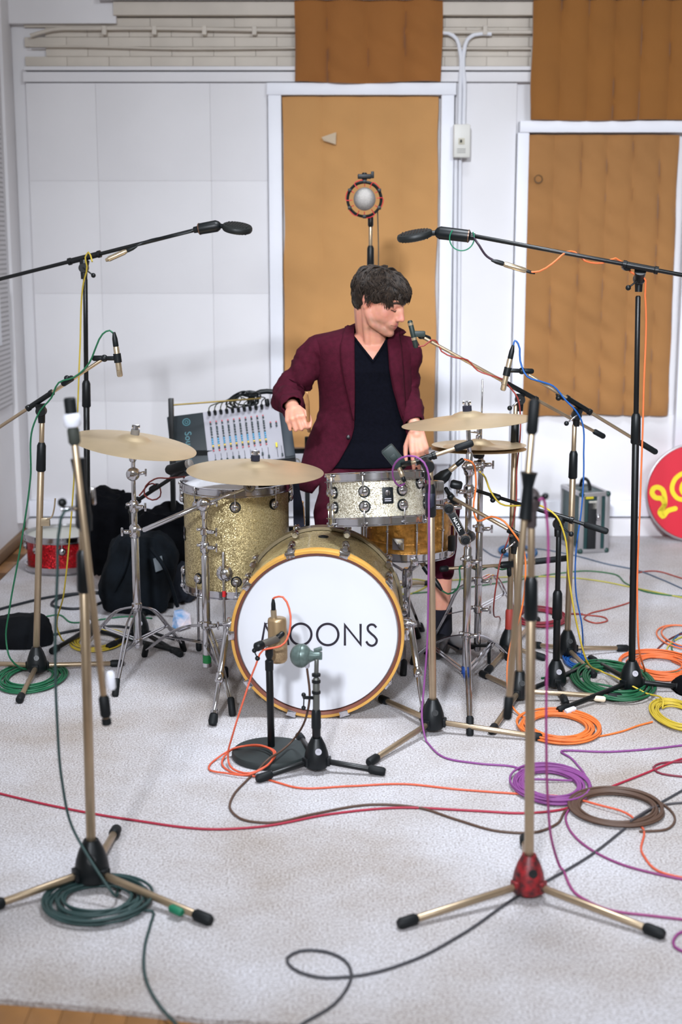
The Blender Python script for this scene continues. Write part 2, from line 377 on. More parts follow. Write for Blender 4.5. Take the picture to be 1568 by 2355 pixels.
pipe('conduit_pipe', 'painted conduit bending down left side to the switch box', [W(1005, 76, y_), W(1030, 76, y_), W(1050, 90, y_), W(1057, 115, y_), W(1058, 200, y_), W(1056, 288, y_)], 0.011, None, WHITEP)
pipe('conduit_pipe', 'painted conduit bending down right side to the switch box', [W(1130, 78, y_), W(1090, 80, y_), W(1074, 92, y_), W(1067, 118, y_), W(1068, 200, y_), W(1066, 288, y_)], 0.011, None, WHITEP)
pipe('conduit_pipe', 'white conduit dropping from the switch box, nearer the brown quilt', [W(1048, 362, y_), W(1046, 600, y_), W(1043, 900, y_), W(1040, 1180, y_)], 0.011, None, WHITEP)
pipe('conduit_pipe', 'white conduit dropping from the switch box, farther from the quilt', [W(1058, 362, y_), W(1056, 600, y_), W(1053, 900, y_), W(1050, 1180, y_)], 0.009, None, WHITEP)
for py in (505, 880):
    pass
sb = thing('switch_box', 'white wall switch box with small black lever below the conduits', 'switch box', W(1060, 362, WY))
c0, c1 = W(1041, 363, WY - 0.05), W(1080, 287, WY - 0.05)
slab(MB(), c0.x, c1.x, WY - 0.10, WY, c0.z, c1.z, 0.006).build('box', mat('box_enamel', (214, 212, 205), 0.4), sb)
c = W(1061, 325, WY - 0.10)
slab(MB(), c.x - 0.016, c.x + 0.016, c.y - 0.004, c.y + 0.01, c.z - 0.016, c.z + 0.016, 0.002).build('switch_plate', mat('plate_cream', (196, 190, 170), 0.5), sb)
slab(MB(), c.x - 0.008, c.x + 0.002, c.y - 0.016, c.y, c.z - 0.006, c.z + 0.008, 0.002).build('lever', BLACKP, sb)
for k in range(3): slab(MB(), c.x - 0.022, c.x + 0.022, c.y - 0.0006, c.y + 0.002, c.z - 0.04 - k * 0.009, c.z - 0.037 - k * 0.009).build('printed_line', mat('print_grey', (120, 118, 116), 0.6), sb)
# quilts
def quilt(label, xs_px, py0, py1, Y, rgb, pyref, wr=0.006, sag=0.0, seed=0, dep=0.028):
    xs = [xW(x, pyref, Y) for x in xs_px]; z1, z0 = (zW(py0, Y) if py0 > 0 else ZT - 0.4), zW(py1, Y)
    q = thing('acoustic_quilt', label, 'quilt', ((xs[0] + xs[-1]) / 2, Y, z0))
    m = mat('quilt_%d_%d_%d' % rgb, rgb, 0.85, 0, 0.07, 3.0, 0.25, 140, sheen=0.25)
    nz = max(20, int((z1 - z0) / 0.022)); nx = 12
    for i in range(len(xs) - 1):
        V = []; Fc = []
        for a in range(nz + 1):
            for b_ in range(nx + 1):
                u = b_ / nx; z = z0 + (z1 - z0) * a / nz; x = xs[i] + (xs[i+1] - xs[i]) * u
                puff = (1 - abs(2 * u - 1) ** 2.6) * dep * (0.8 + 0.4 * noise.noise(Vector((x * 3, z * 2.5, seed))))
                wk = wr * noise.noise(Vector((x * 5 + seed, z * 13 + x * 7, 3.3))) * (1 if u not in (0, 1) else 0.4)
                edge = 0.01 * math.exp(-min(z - z0, z1 - z) / 0.02)
                sg = sag * math.sin(x * 9 + seed) * math.exp(-(z - z0) / 0.3)
                side = 0.008 * noise.noise(Vector((0.3 + i, z * 4, seed))) if (i == 0 and b_ == 0) or (i == len(xs) - 2 and b_ == nx) else 0
                V.append((x + side, Y - puff - wk + edge, z + sg))
        W1 = nx + 1
        for a in range(nz):
            for b_ in range(nx): Fc.append((a*W1+b_, a*W1+b_+1, (a+1)*W1+b_+1, (a+1)*W1+b_))
        # thickness: back sheet and rim
        o = len(V); bo = [k for k in range(W1)] + [r*W1+nx for r in range(1, nz+1)] + [nz*W1+k for k in range(nx-1, -1, -1)] + [r*W1 for r in range(nz-1, 0, -1)]
        V += [(V[k][0], Y + 0.025, V[k][2]) for k in bo]; L = len(bo)
        for k in range(L): Fc.append((bo[k], bo[(k+1) % L], o+(k+1) % L, o+k))
        Fc.append(tuple(o + k for k in range(L)))
        MB().add(V, Fc).build('quilt_panel', m, q, smooth=55)
    return q
quilt('tall tan quilt in white frame straight behind the drummer', [651, 741, 828, 921, 1008], 222, 1028, WY - 0.015, (190, 140, 84), 222, 0.006, 0.002, 1, 0.014)
quilt('short dark brown quilt hanging at the top above the drummer', [677, 753, 845, 931, 1016], -1, 189, WY - 0.06, (150, 94, 38), 60, 0.02, 0.006, 4, 0.03)
quilt('tan quilt with wrinkled right side behind the tall right boom stand', [1211, 1276, 1338, 1398, 1457, 1520, 1563], 310, 955, WY - 0.02, (158, 110, 60), 310, 0.018, 0.004, 8, 0.018)
quilt('dark brown quilt hanging in the upper right corner above the framed one', [1224, 1291, 1355, 1416, 1477, 1543, 1606, 1670], -1, 276, WY - 0.07, (144, 92, 34), 60, 0.008, 0.003, 12, 0.022)
# bits on the quilts
c = W(757, 318, WY - 0.05)
tg = MB().add([c + Vector((-0.04, -0.004, 0.005)), c + Vector((0.036, -0.012, 0.03)), c + Vector((0.034, -0.006, -0.032)), c + Vector((-0.03, 0.0, -0.012)),
               c + Vector((-0.04, -0.002, 0.005)), c + Vector((0.036, -0.010, 0.03)), c + Vector((0.034, -0.004, -0.032)), c + Vector((-0.03, 0.002, -0.012))],
              [(0, 1, 2, 3), (7, 6, 5, 4), (0, 4, 5, 1), (1, 5, 6, 2), (2, 6, 7, 3), (3, 7, 4, 0)])
tg.build('paper_tag', mat('old_paper', (196, 176, 150), 0.8), None, 'small grey paper tag stuck on the tall tan quilt', 'paper tag', smooth=0)
c = W(1238, 412, WY - 0.04)
MB().torus(c, (0.2, 1, 0.1), 0.02, 0.003, 20, 6).build('wire_ring', mat('rust', (96, 70, 40), 0.6), None, 'small rusty ring hooked on the wrinkled tan quilt', 'ring')
# ================================================================== drums and cymbals
def ribbon(mb, pts, w_, nrm, closed=False, t=0.0008):
    pts = [Vector(p) for p in pts]; k = len(pts); nrm = Vector(nrm).normalized(); V = []; Fc = []
    for i, p in enumerate(pts):
        a = pts[i-1] if (i > 0 or closed) else p; b = pts[(i+1) % k] if (i < k-1 or closed) else p
        d1 = (p - a).normalized() if (p - a).length > 1e-9 else (b - p).normalized(); d2 = (b - p).normalized() if (b - p).length > 1e-9 else d1
        n1, n2 = nrm.cross(d1), nrm.cross(d2); m = (n1 + n2).normalized(); s_ = min(2.5, 1 / max(0.35, m.dot(n1)))
        o = m * (w_ / 2 * s_); V += [p - o, p + o, p - o + nrm * t, p + o + nrm * t]
    for i in range(k if closed else k - 1):
        a, b = i * 4, ((i + 1) % k) * 4
        Fc += [(a+2, a+3, b+3, b+2), (a, b, b+1, a+1), (a, a+2, b+2, b), (a+1, b+1, b+3, a+3)]
    if not closed: e = (k-1)*4; Fc += [(0, 1, 3, 2), (e, e+2, e+3, e+1)]
    return mb.add(V, Fc)
LUG = MB().lathe((0,0,0), (0,0,1), [(0.0155, 0), (0.0165, 0.003), (0.0165, 0.008), (0.014, 0.013), (0.008, 0.0165), (0, 0.0175)], 18).mesh('lug')
GASK = MB().lathe((0,0,0), (0,0,1), [(0.0, 0.0), (0.021, 0.0), (0.021, 0.0025), (0.0, 0.0025)], 18).mesh('gasket')
def basisM(o, x, y, z):
    return Matrix(((x.x, y.x, z.x, o.x), (x.y, y.y, z.y, o.y), (x.z, y.z, z.z, o.z), (0, 0, 0, 1)))
def lug_at(parent, p, out):
    u, v, w_ = frame(out); M = basisM(p, u, v, w_); l = put('lug', LUG, CHROME, parent, M)
    g = put('gasket', GASK, BLACKP, l, M)
    g.matrix_local = Matrix.Identity(4)
    return l
def drum(name, label, C, nrm, Rs, h, ms, lugs=8, phase=0.0, rows=2, hint=(0, 1, 0), hoop=CHROME, headm=HEADW, legs=None, tubelug=False, stand_ok=True):
    C = Vector(C); u, v, n_ = frame(nrm, hint)   # u: to the right, v: depth
    t = thing(name, label, 'drum', C)
    def at(ang, r, z): return C + (u * math.sin(R(ang)) * (1) - v * math.cos(R(ang))) * r + n_ * z
    def out(ang): return (u * math.sin(R(ang)) - v * math.cos(R(ang)))
    if u.x < 0: u = -u; v = -v
    if v.y < 0: v = -v
    MB().lathe(C, n_, [(Rs - 0.008, 0.002), (Rs, 0.002), (Rs, h * 0.5), (Rs, h - 0.002), (Rs - 0.008, h - 0.002), (Rs - 0.008, 0.002)], 64).build('shell', ms, t)
    for z, s_ in ((h, 1), (0, -1)):
        MB().lathe(C + n_ * z, n_ * s_, [(0, 0.001), (Rs * 0.9, 0.001), (Rs - 0.004, 0.001), (Rs + 0.004, -0.004), (Rs + 0.004, -0.012), (Rs + 0.001, -0.012)], 64).build('drum_head', headm, t)
        hp = MB().lathe(C + n_ * z, n_ * s_, [(Rs + 0.005, -0.016), (Rs + 0.014, -0.016), (Rs + 0.014, -0.013), (Rs + 0.0075, -0.011), (Rs + 0.0075, 0.010), (Rs + 0.0125, 0.013), (Rs + 0.0125, 0.0155), (Rs + 0.004, 0.0155), (Rs + 0.005, 0.008), (Rs + 0.005, -0.016)], 64).build('hoop', hoop, t)
    for k in range(lugs):
        a = phase + k * 360.0 / lugs
        if tubelug:
            MB().rod(at(a, Rs + 0.014, 0.03), at(a, Rs + 0.014, h - 0.03), 0.0045, 8).build('tube_lug', CHROME, t)
            MB().rod(at(a, Rs - 0.001, h * 0.5), at(a, Rs + 0.02, h * 0.5), 0.006, 8).build('lug_post', CHROME, t)
            MB().rod(at(a, Rs + 0.013, -0.014), at(a, Rs + 0.013, h + 0.012), 0.003, 6).build('tension_rod', CHROME, t)
        else:
            for zz, end in (((0.052, -0.014), (h - 0.052, h + 0.014)) if rows == 2 else ((h - 0.052, h + 0.014),)):
                lug_at(t, at(a, Rs, zz), out(a))
                MB().rod(at(a, Rs + 0.0125, zz), at(a, Rs + 0.0125, end), 0.003, 6).build('tension_rod', CHROME, t)
                MB().box(at(a, Rs + 0.012, end - (0.008 if end > 0.02 else -0.008)), (0.02, 0.014, 0.008), (out(a + 90), out(a), n_), 0.002).build('hoop_ear', CHROME, t)
    return t, at, out, n_
# ---- bass drum
YB = 4.65
RB = 0.2915; CB = Vector((P(730, 1462, YB).x, YB, RB + 0.003)); DB = 0.40
ax = Vector((0.03, 1, 0)).normalized()
bd = thing('bass_drum', 'large gold bass drum with white front head lettered in black', 'drum', (CB.x, YB + 0.2, 0))
MB().lathe(CB, ax, [(RB - 0.018, 0.035), (RB - 0.010, 0.035), (RB - 0.010, DB), (RB - 0.018, DB), (RB - 0.018, 0.035)], 72).build('shell', GOLDSP, bd)
MB().lathe(CB, ax, [(0, -0.004), (0.2, -0.004), (RB - 0.022, -0.003), (RB - 0.018, 0.006), (RB - 0.006, 0.02), (RB - 0.008, 0.035)], 72).build('front_head', HEADW, bd)
MB().lathe(CB, ax, [(0, DB + 0.008), (RB - 0.03, DB + 0.008), (RB - 0.008, DB)], 48).build('batter_head', HEADW, bd)
fh = MB().lathe(CB, ax, [(RB - 0.008, -0.014), (RB + 0.001, -0.014), (RB + 0.003, -0.011), (RB + 0.003, 0.032), (RB - 0.008, 0.032), (RB - 0.008, -0.014)], 80).build('front_hoop', MAPLE, bd)
MB().lathe(CB, ax, [(RB - 0.0175, -0.006), (RB - 0.0085, -0.0125), (RB - 0.0085, 0.02), (RB - 0.0175, 0.02), (RB - 0.0175, -0.006)], 80).build('hoop_inlay', HOOPBR, fh)
MB().lathe(CB, ax, [(RB - 0.008, DB - 0.03), (RB + 0.003, DB - 0.03), (RB + 0.003, DB + 0.014), (RB - 0.008, DB + 0.014), (RB - 0.008, DB - 0.03)], 80).build('rear_hoop', HOOPGR, bd)
def bat(ang, r, d): return CB + ax * d + Vector((math.sin(R(ang)), 0, math.cos(R(ang)))) * r
def bout(ang): return Vector((math.sin(R(ang)), 0, math.cos(R(ang))))
for k in range(10):
    a = 18 + 36 * k; o_ = bout(a); tt = bout(a + 90)
    cl = MB().box(bat(a, RB + 0.006, 0.008), (0.036, 0.008, 0.05), (tt, o_, ax), 0.003)
    cl.box(bat(a, RB - 0.001, -0.0155), (0.030, 0.02, 0.005), (tt, o_, ax), 0.002)
    c_ = cl.build('claw', CHROME, bd)
    MB().lathe(bat(a, RB + 0.010, 0.03), ax, [(0, -0.012), (0.009, -0.012), (0.011, 0), (0.012, 0.022), (0.008, 0.03), (0, 0.03)], 14).build('claw_cup', CHROME, c_)
    MB().rod(bat(a, RB + 0.010, 0.03), bat(a, RB + 0.010, 0.12), 0.0035, 6).build('tension_rod', CHROME, bd)
    MB().rod(bat(a, RB + 0.006, 0.09), bat(a, RB + 0.006, 0.135), 0.0135, 14).build('lug', CHROME, bd)
    MB().rod(bat(a, RB + 0.006, 0.275), bat(a, RB + 0.006, 0.32), 0.0135, 14).build('lug', CHROME, bd)
    MB().rod(bat(a, RB + 0.010, 0.31), bat(a, RB + 0.010, DB), 0.0035, 6).build('tension_rod', CHROME, bd)
    MB().rod(bat(a, RB + 0.008, DB - 0.025), bat(a, RB + 0.008, DB + 0.012), 0.013, 14).build('rear_claw', CHROME, bd)
MB().lathe(bat(2, RB - 0.011, 0.26), bout(2), [(0.018, 0), (0.018, 0.004), (0.010, 0.006), (0.006, 0.003), (0, 0.003)], 20).build('vent_badge', BLACKP, bd, 'small oval black vent badge')
INK = mat('lettering_ink', (26, 18, 34), 0.5)
yh = YB - 0.0045
def L2(px, py): q = P(px, py, yh); return Vector((q.x, yh - 0.03 * (q.x - CB.x), q.z))
def letter(pts, w_=0.0076, closed=False):
    ribbon(MB(), [L2(*p) for p in pts], w_, (0, -1, 0), closed).build('letter', INK, bd, smooth=0)
letter([(601, 1484), (609, 1437), (633, 1482), (656, 1437), (663, 1484)])
for cx in (691.5, 753.5): letter([(cx + 24.5 * math.cos(i * math.pi / 24), 1459 + 24.5 * math.sin(i * math.pi / 24)) for i in range(48)], 0.0078, True)
letter([(793, 1484), (793, 1437), (829, 1481), (829, 1434)])
ribbon(MB(), spline([L2(*p) for p in [(865, 1442), (859, 1436), (852, 1435.5), (846, 1440), (846, 1448), (853, 1456), (861, 1463), (866, 1471), (863, 1480), (855, 1484), (847, 1481), (842, 1474)]], 0.002), 0.0076, (0, -1, 0)).build('letter', INK, bd, smooth=0)
for pl in ([(607, 1434.5), (617, 1434.5)], [(612, 1434.5), (612, 1447)], [(621, 1434), (621, 1446)], [(628, 1434), (628, 1446)], [(621, 1440), (628, 1440)], [(640, 1434.5), (633, 1434.5), (633, 1445.5), (640, 1445.5)], [(633, 1440), (639, 1440)]): letter(pl, 0.0026)
for sx, foot, kn in ((-1, F(488, 1672), 0.55), (1, F(977, 1668), 0.5)):
    a = 90 * sx; b0 = bat(a + sx * 2, RB - 0.006, 0.14)
    sp = thing('x', None, None, (0, 0, 0)) if False else None
    br = MB().box(b0 + Vector((0.016 * sx, 0, 0)), (0.045, 0.06, 0.05), None, 0.008)
    br.rod(b0 + Vector((0.02 * sx, -0.03, 0.03)), b0 + Vector((0.02 * sx, -0.03, -0.04)), 0.014)
    br.rod(b0 + Vector((0.0 * sx, -0.04, 0.02)), b0 + Vector((0.05 * sx, -0.04, 0.02)), 0.007)
    br.build('spur_bracket', CHROME, bd)
    p0 = b0 + Vector((0.03 * sx, -0.02, 0.02)); ft = foot + Vector((0, 0, 0.012)); m_ = p0.lerp(ft, kn)
    sp = MB().rod(p0, m_, 0.0115).rod(m_.lerp(p0, 0.08), m_.lerp(ft, 0.12), 0.0155).rod(m_, ft.lerp(m_, 0.22), 0.0085).build('spur', CHROME, bd)
    MB().rod(ft.lerp(m_, 0.28), ft.lerp(m_, 0.2), 0.0125).build('spur_collar', CHROME, sp)
    d_ = (m_ - ft).normalized(); MB().lathe(ft - Vector((0, 0, 0.008)), d_, [(0, 0), (0.013, 0.004), (0.0165, 0.016), (0.015, 0.035), (0.009, 0.06), (0, 0.062)], 16).build('rubber_foot', RUBBER, sp)
# ---- floor tom
YF = 5.30; cf = P(546, 1340, YF); tf = P(546, 1113, YF)
RF = 122 / S(YF); hF = tf.z - cf.z
ft_, at, out, n_ = drum('floor_tom', 'gold sparkle floor tom with white batter head at the left', (cf.x, YF, cf.z), (0, 0, 1), RF, hF, GOLDSP, 8, 3)
for a in (-9, 112, -130):
    MB().lathe(at(a, RF, 0.085), out(a), [(0.031, 0), (0.031, 0.006), (0.024, 0.012), (0.022, 0.026), (0.012, 0.032), (0, 0.032)], 20).build('leg_bracket', CHROME, ft_)
    p_ = at(a, RF + 0.02, 0.17); q_ = at(a, RF + 0.02, 0); q_ = Vector((q_.x, q_.y, 0.014))
    lg = MB().rod(p_, q_, 0.0052, 10).build('leg', CHROME, ft_)
    MB().rod(Vector((q_.x, q_.y, 0.001)), Vector((q_.x, q_.y, 0.045)), 0.012, 12).build('rubber_foot', RUBBER, lg)
    if a == -9: MB().cyl(at(a, RF + 0.02, 0.022), at(a, RF + 0.02, 0.0), 0.0068).build('red_tape', mat('red_tape', (205, 32, 38), 0.5), lg)
def badge(parent, p, o_, up, w_=0.035, h_=0.05):
    u = up.cross(o_).normalized(); b_ = MB().box(p + o_ * 0.001, (w_, h_, 0.003), (u, up, o_), 0.003).build('badge', BLACKP, parent, 'small black maker badge')
    MB().lathe(p + o_ * 0.0025 + up * h_ * 0.15, o_, [(0.009, 0), (0.009, 0.001), (0.005, 0.0015), (0, 0.0015)], 14).build('badge_emblem', CHROME, b_)
    for k in (-0.2, -0.32): MB().box(p + o_ * 0.003 + up * h_ * k, (w_ * 0.6, h_ * 0.06, 0.0008), (u, up, o_)).build('badge_line', GREYP, b_)
badge(ft_, at(-76, RF, hF * 0.53), out(-76), n_)
c = tf + Vector((-0.03, -0.02, 0.0065)); MB().box(c + Vector((-0.06, 0.1, -0.004)), (0.045, 0.02, 0.001)).build('head_tape', mat('tape_brown', (92, 74, 66), 0.7), ft_)
MB().box(c + Vector((0.15, -0.03, 0.0)), (0.075, 0.05, 0.012), None, 0.004).build('damper_pad', CLOTHB, ft_)
# stick bag hung on the floor tom, sticks in it
sbp = P(688, 1120, YF + 0.08)
stb = thing('stick_bag', 'dark stick bag hanging on the right side of the floor tom', 'stick bag', P(690, 1215, YF + 0.08))
V = []; 
prof = [(672, 1092, 684), (674, 1130, 690), (674, 1165, 697), (675, 1215, 700)]
m_ = MB()
for yy in (0.0, 0.045):
    for (a, py, b) in prof: V += [P(a, py, YF + 0.06 + yy), P(b, py, YF + 0.06 + yy)]
Fc = []
for s_ in (0, 8):
    for k in range(3): q = s_ + k * 2; Fc.append((q, q+1, q+3, q+2))
for k in range(3): q = k * 2; Fc += [(q, q+2, q+10, q+8), (q+1, q+9, q+11, q+3)]
Fc += [(0, 8, 9, 1), (6, 7, 15, 14)]
m_.add(V, Fc).build('pouch', mat('navy_cloth', (16, 20, 38), 0.9, 0, 0.2, 20, 0.4), stb, smooth=0)
WOOD = mat('stick_hickory', (196, 148, 96), 0.45, 0, 0.12, 20)
for k, (a, b) in enumerate((((688, 1148), (694, 1205)), ((695, 1152), (697, 1207)))):
    p0, p1 = P(a[0], a[1], YF + 0.12 + k * 0.02), P(b[0], b[1], YF + 0.12 + k * 0.02)
    MB().tube([p0, p0.lerp(p1, 0.05), p0.lerp(p1, 0.16), p0.lerp(p1, 0.3), p1], [0.003, 0.0062, 0.004, 0.0075, 0.0075], 10).build('drumstick', WOOD, None, ('drumstick sticking up from the stick bag, nearer the floor tom', 'drumstick sticking up from the stick bag, nearer the drummer')[k], 'drumstick', 'sticks in the bag')
# ---- rack tom, leaning back towards the drummer
YR = 4.90; tb = P(870, 1196, YR); RR = 112 / S(YR)
nR = Vector((-0.045, 0.17, 0.985)).normalized()
hR = 103 / S(YR)
rt, at, out, n_ = drum('rack_tom', 'pale champagne sparkle rack tom mounted above the bass drum', tb, nR, RR, hR, PALESP, 8, -16)
badge(rt, at(11, RR, hR * 0.56), out(11), n_, 0.038, 0.056)
b0 = at(74, RR, hR * 0.62); b1 = at(74, RR + 0.05, hR * 0.62)
mt = MB().lathe(b0, out(74), [(0.026, 0), (0.026, 0.008), (0.018, 0.014), (0.018, 0.03), (0.012, 0.036), (0, 0.036)], 20)
mt.box(b1, (0.04, 0.03, 0.07), None, 0.008).build('mount_bracket', CHROME, rt)
lug_at(rt, at(58, RR, hR * 0.8), out(58))
# ---- snare
HAMB = mat('hammered_bronze', (206, 150, 74), 0.3, 0.75, 0.3, 45, 0.8, 60)
YS = 5.32; RS = 100 / S(YS); zs = P(938, 1262, YS).z; hs = P(938, 1143, YS).z - zs
sd, at, out, n_ = drum('snare_drum', 'hammered bronze snare drum with chrome hoops behind the rack tom', (P(938, 1200, YS).x, YS, zs), (0, 0, 1), RS, hs, HAMB, 10, 8, tubelug=True)
for zz in (0.25, 0.75): MB().torus(Vector((P(938, 1200, YS).x, YS, zs + hs * zz)), (0, 0, 1), RS + 0.0005, 0.0022, 64, 6).build('bead', HAMB, sd)
b0 = at(-14, RS + 0.012, hs * 0.28); MB().box(b0, (0.045, 0.02, 0.045), (out(76), out(-14), n_), 0.004).build('strainer', CHROME, sd)
b0 = at(62, RS + 0.02, hs * 0.2); MB().box(b0, (0.03, 0.024, 0.06), (out(152), out(62), n_), 0.006).build('throw_off_lever', BLACKP, sd)
# snare stand
ss = thing('snare_stand', 'chrome snare drum stand holding the bronze snare', 'stand', (P(938, 1200, YS).x, YS + 0.02, 0))
sc = Vector((P(938, 1200, YS).x, YS + 0.02, 0))
MB().rod(sc + Vector((0, 0, 0.12)), sc + Vector((0, 0, zs - 0.09)), 0.0125).rod(sc + Vector((0, 0, zs - 0.16)), sc + Vector((0, 0, zs - 0.08)), 0.02).build('pole', CHROME, ss)
for k in range(3):
    a = R(35 + 120 * k); d_ = Vector((math.cos(a), math.sin(a), 0))
    MB().bar(sc + Vector((0, 0, zs - 0.1)), sc + d_ * (RS + 0.01) + Vector((0, 0, zs - 0.02)), 0.014, 0.006).box(sc + d_ * (RS + 0.022) + Vector((0, 0, zs - 0.012)), (0.03, 0.03, 0.03), None, 0.006).build('basket_arm', CHROME, ss)
    f_ = sc + d_ * 0.27 + Vector((0, 0, 0.014)) if k != 2 else F(968, 1448, 0.014)
    f_ = [F(968, 1448, 0.014), F(845, 1440, 0.014), sc + Vector((-0.02, -0.2, 0.014))][k]
    lg = MB().bar(sc + Vector((0, 0, 0.26)), f_, 0.012, 0.005).build('leg', CHROME, ss)
    d2 = (f_ - sc); d2.z = 0; d2.normalize()
    MB().rod(f_ - Vector((0, 0, 0.0135)) + d2 * 0.03, f_ + Vector((0, 0, 0.03)) - d2 * 0.03, 0.013).build('rubber_foot', RUBBER, lg)
# ---- cymbals
def cymbal(label, C, nrm, Rr, bell=0.055, bh=0.018, grp=None, name='cymbal'):
    prof = [(0.006, bh), (bell * 0.45, bh * 0.93), (bell * 0.8, bh * 0.6), (bell, bh * 0.22), (bell * 1.15, bh * 0.08)]
    for k in range(1, 13):
        r = bell * 1.15 + (Rr - bell * 1.15) * k / 12; prof.append((r, bh * 0.08 - 0.022 * ((r / Rr) ** 2.0) * (Rr / 0.23)))
    bot = [(r, z - 0.0014) for (r, z) in reversed(prof)]
    return MB().lathe(C, nrm, prof + bot + [prof[0]], 72).build(name, BRONZE, None, label, 'cymbal', smooth=60)
def cym_nut(parent, C, nrm, felt=True, blk=True):
    nrm = Vector(nrm).normalized(); f_ = MB().lathe(C, nrm, [(0.006, 0.016), (0.016, 0.017), (0.016, 0.036), (0.006, 0.037)], 18).build('felt', mat('navy_felt', (20, 22, 38), 0.95) if blk else mat('grey_felt', (112, 108, 104), 0.95), parent)
    MB().lathe(C, nrm, [(0.0, 0.037), (0.011, 0.038), (0.009, 0.05), (0.0, 0.052)], 12).box(Vector(C) + nrm * 0.048, (0.03, 0.006, 0.012), None, 0.002).build('wing_nut', CHROME, parent)
    MB().lathe(C, nrm, [(0.006, -0.024), (0.015, -0.023), (0.015, -0.004), (0.006, -0.003)], 18).build('felt', mat('grey_felt', (112, 108, 104), 0.95), parent)
def tripod_legs(t, B, zu, zl, feet, m=CHROME, bow=0.10, w_=0.014):
    """double braced legs: B axis foot point, zu collar height, zl strut collar height"""
    for f_ in feet:
        f_ = Vector((f_.x, f_.y, 0.016)); d_ = (f_ - Vector((B.x, B.y, 0))); d_.z = 0; L = d_.length; d_.normalize(); s_ = Vector((-d_.y, d_.x, 0)) * 0.0095
        U = Vector((B.x, B.y, zu)); pts = [U + d_ * 0.015, U + d_ * (L * 0.35) + Vector((0, 0, -0.035)), U + d_ * (L * 0.62) + Vector((0, 0, -(zu - 0.016) * 0.45)), f_ + Vector((0, 0, 0.012))]
        pts = spline(pts, 0.03); lg = MB()
        for sg in (-1, 1): lg.tube([p + s_ * sg * (1 - 0.6 * i / len(pts)) for i, p in enumerate(pts)], 0.0042, 6)
        lg = lg.build('leg', m, t)
        Lp = Vector((B.x, B.y, zl)); mid = U + d_ * (L * 0.66) + Vector((0, 0, -(zu - 0.016) * 0.5))
        st = MB()
        for sg in (-1, 1): st.bar(Lp + d_ * 0.015 + s_ * sg, mid + s_ * sg * 0.6, 0.008, 0.003)
        st.build('leg_strut', m, lg)
        MB().rod(f_ + d_ * 0.012 - Vector((0, 0, 0.0155)), f_ - d_ * 0.014 + Vector((0, 0, 0.045)), 0.0125).build('rubber_foot', RUBBER, lg)
def collar(t, p, r=0.019, h=0.045, wing=True, side=1, m=CHROME, ax=Vector((0, 0, 1))):
    b_ = MB().rod(p - ax * h / 2, p + ax * h / 2, r, 16)
    if wing:
        b_.rod(p + Vector((0.01 * side, -0.01, 0)), p + Vector((0.038 * side, -0.02, 0.002)), 0.008, 10)
        b_.box(p + Vector((0.044 * side, -0.02, 0.002)), (0.008, 0.01, 0.032), None, 0.003)
        b_.rod(p + Vector((-0.012 * side, -0.012, 0.01)), p + Vector((-0.028 * side, -0.012, 0.01)), 0.006, 8)
    return b_.build('clamp_collar', m, t)
def tilter(t, p, m=CHROME, s=1.0):
    MB().lathe(p + Vector((0, -0.018, 0)), (0, 1, 0), [(0, -0.008), (0.006*s, -0.007), (0.007*s, -0.001), (0.011*s, 0.0), (0.016*s, 0.003), (0.019*s, 0.009), (0.019*s, 0.030), (0.014*s, 0.036), (0, 0.038)], 20).rod(p + Vector((0.016, 0, 0)), p + Vector((0.045, 0, 0.006)), 0.006).box(p + Vector((0.047, 0, 0.006)), (0.007, 0.01, 0.028), None, 0.002).build('tilter', m, t)
# left crash and its stand
YC = 5.15; B = Vector((P(312, 1300, YC).x, YC, 0))
n1 = Vector((0.155, -0.05, 0.99)).normalized(); C1 = P(318, 1010, YC); C1.x = B.x + 0.008
t = thing('cymbal_stand', 'tall chrome cymbal stand on the far left of the kit', 'cymbal stand', B)
zt_ = C1.z
def zAt(py, Y, px=784): return P(px, py, Y).z
V3 = lambda x, y, z: Vector((x, y, z))
MB().rod(V3(B.x, B.y, zAt(1490, YC)), V3(B.x, B.y, zAt(1225, YC)), 0.0145).build('lower_tube', CHROME, t)
MB().rod(V3(B.x, B.y, zAt(1235, YC)), V3(B.x, B.y, zAt(1160, YC)), 0.0115).build('middle_tube', CHROME, t)
MB().rod(V3(B.x, B.y, zAt(1170, YC)), V3(B.x, B.y, zAt(1095, YC)), 0.0085).build('upper_tube', CHROME, t)
collar(t, V3(B.x, B.y, zAt(1222, YC)), 0.02, 0.05, True, -1); collar(t, V3(B.x, B.y, zAt(1165, YC)), 0.017, 0.045, True, 1)
collar(t, V3(B.x, B.y, zAt(1395, YC)), 0.019, 0.035, False); collar(t, V3(B.x, B.y, zAt(1475, YC)), 0.018, 0.03, False)
tilter(t, V3(B.x, B.y - 0.004, zAt(1090, YC)), CHROME, 1.3)
MB().rod(V3(B.x, B.y, zAt(1085, YC)), C1 - n1 * 0.028, 0.008).rod(C1 - n1 * 0.03, C1 + n1 * 0.045, 0.004).rod(V3(B.x, B.y, zAt(1062, YC)), V3(B.x, B.y, zAt(1040, YC)), 0.0135).build('tilter_arm', CHROME, t)
cym_nut(t, C1, n1, blk=False)
tripod_legs(t, B, zAt(1397, YC), zAt(1472, YC), [F(267, 1600), F(420, 1500), F(195, 1505)])
cymbal('left crash cymbal, tilted down to the right, highest on the left', C1, n1, 146 / S(YC), 0.058, 0.018)
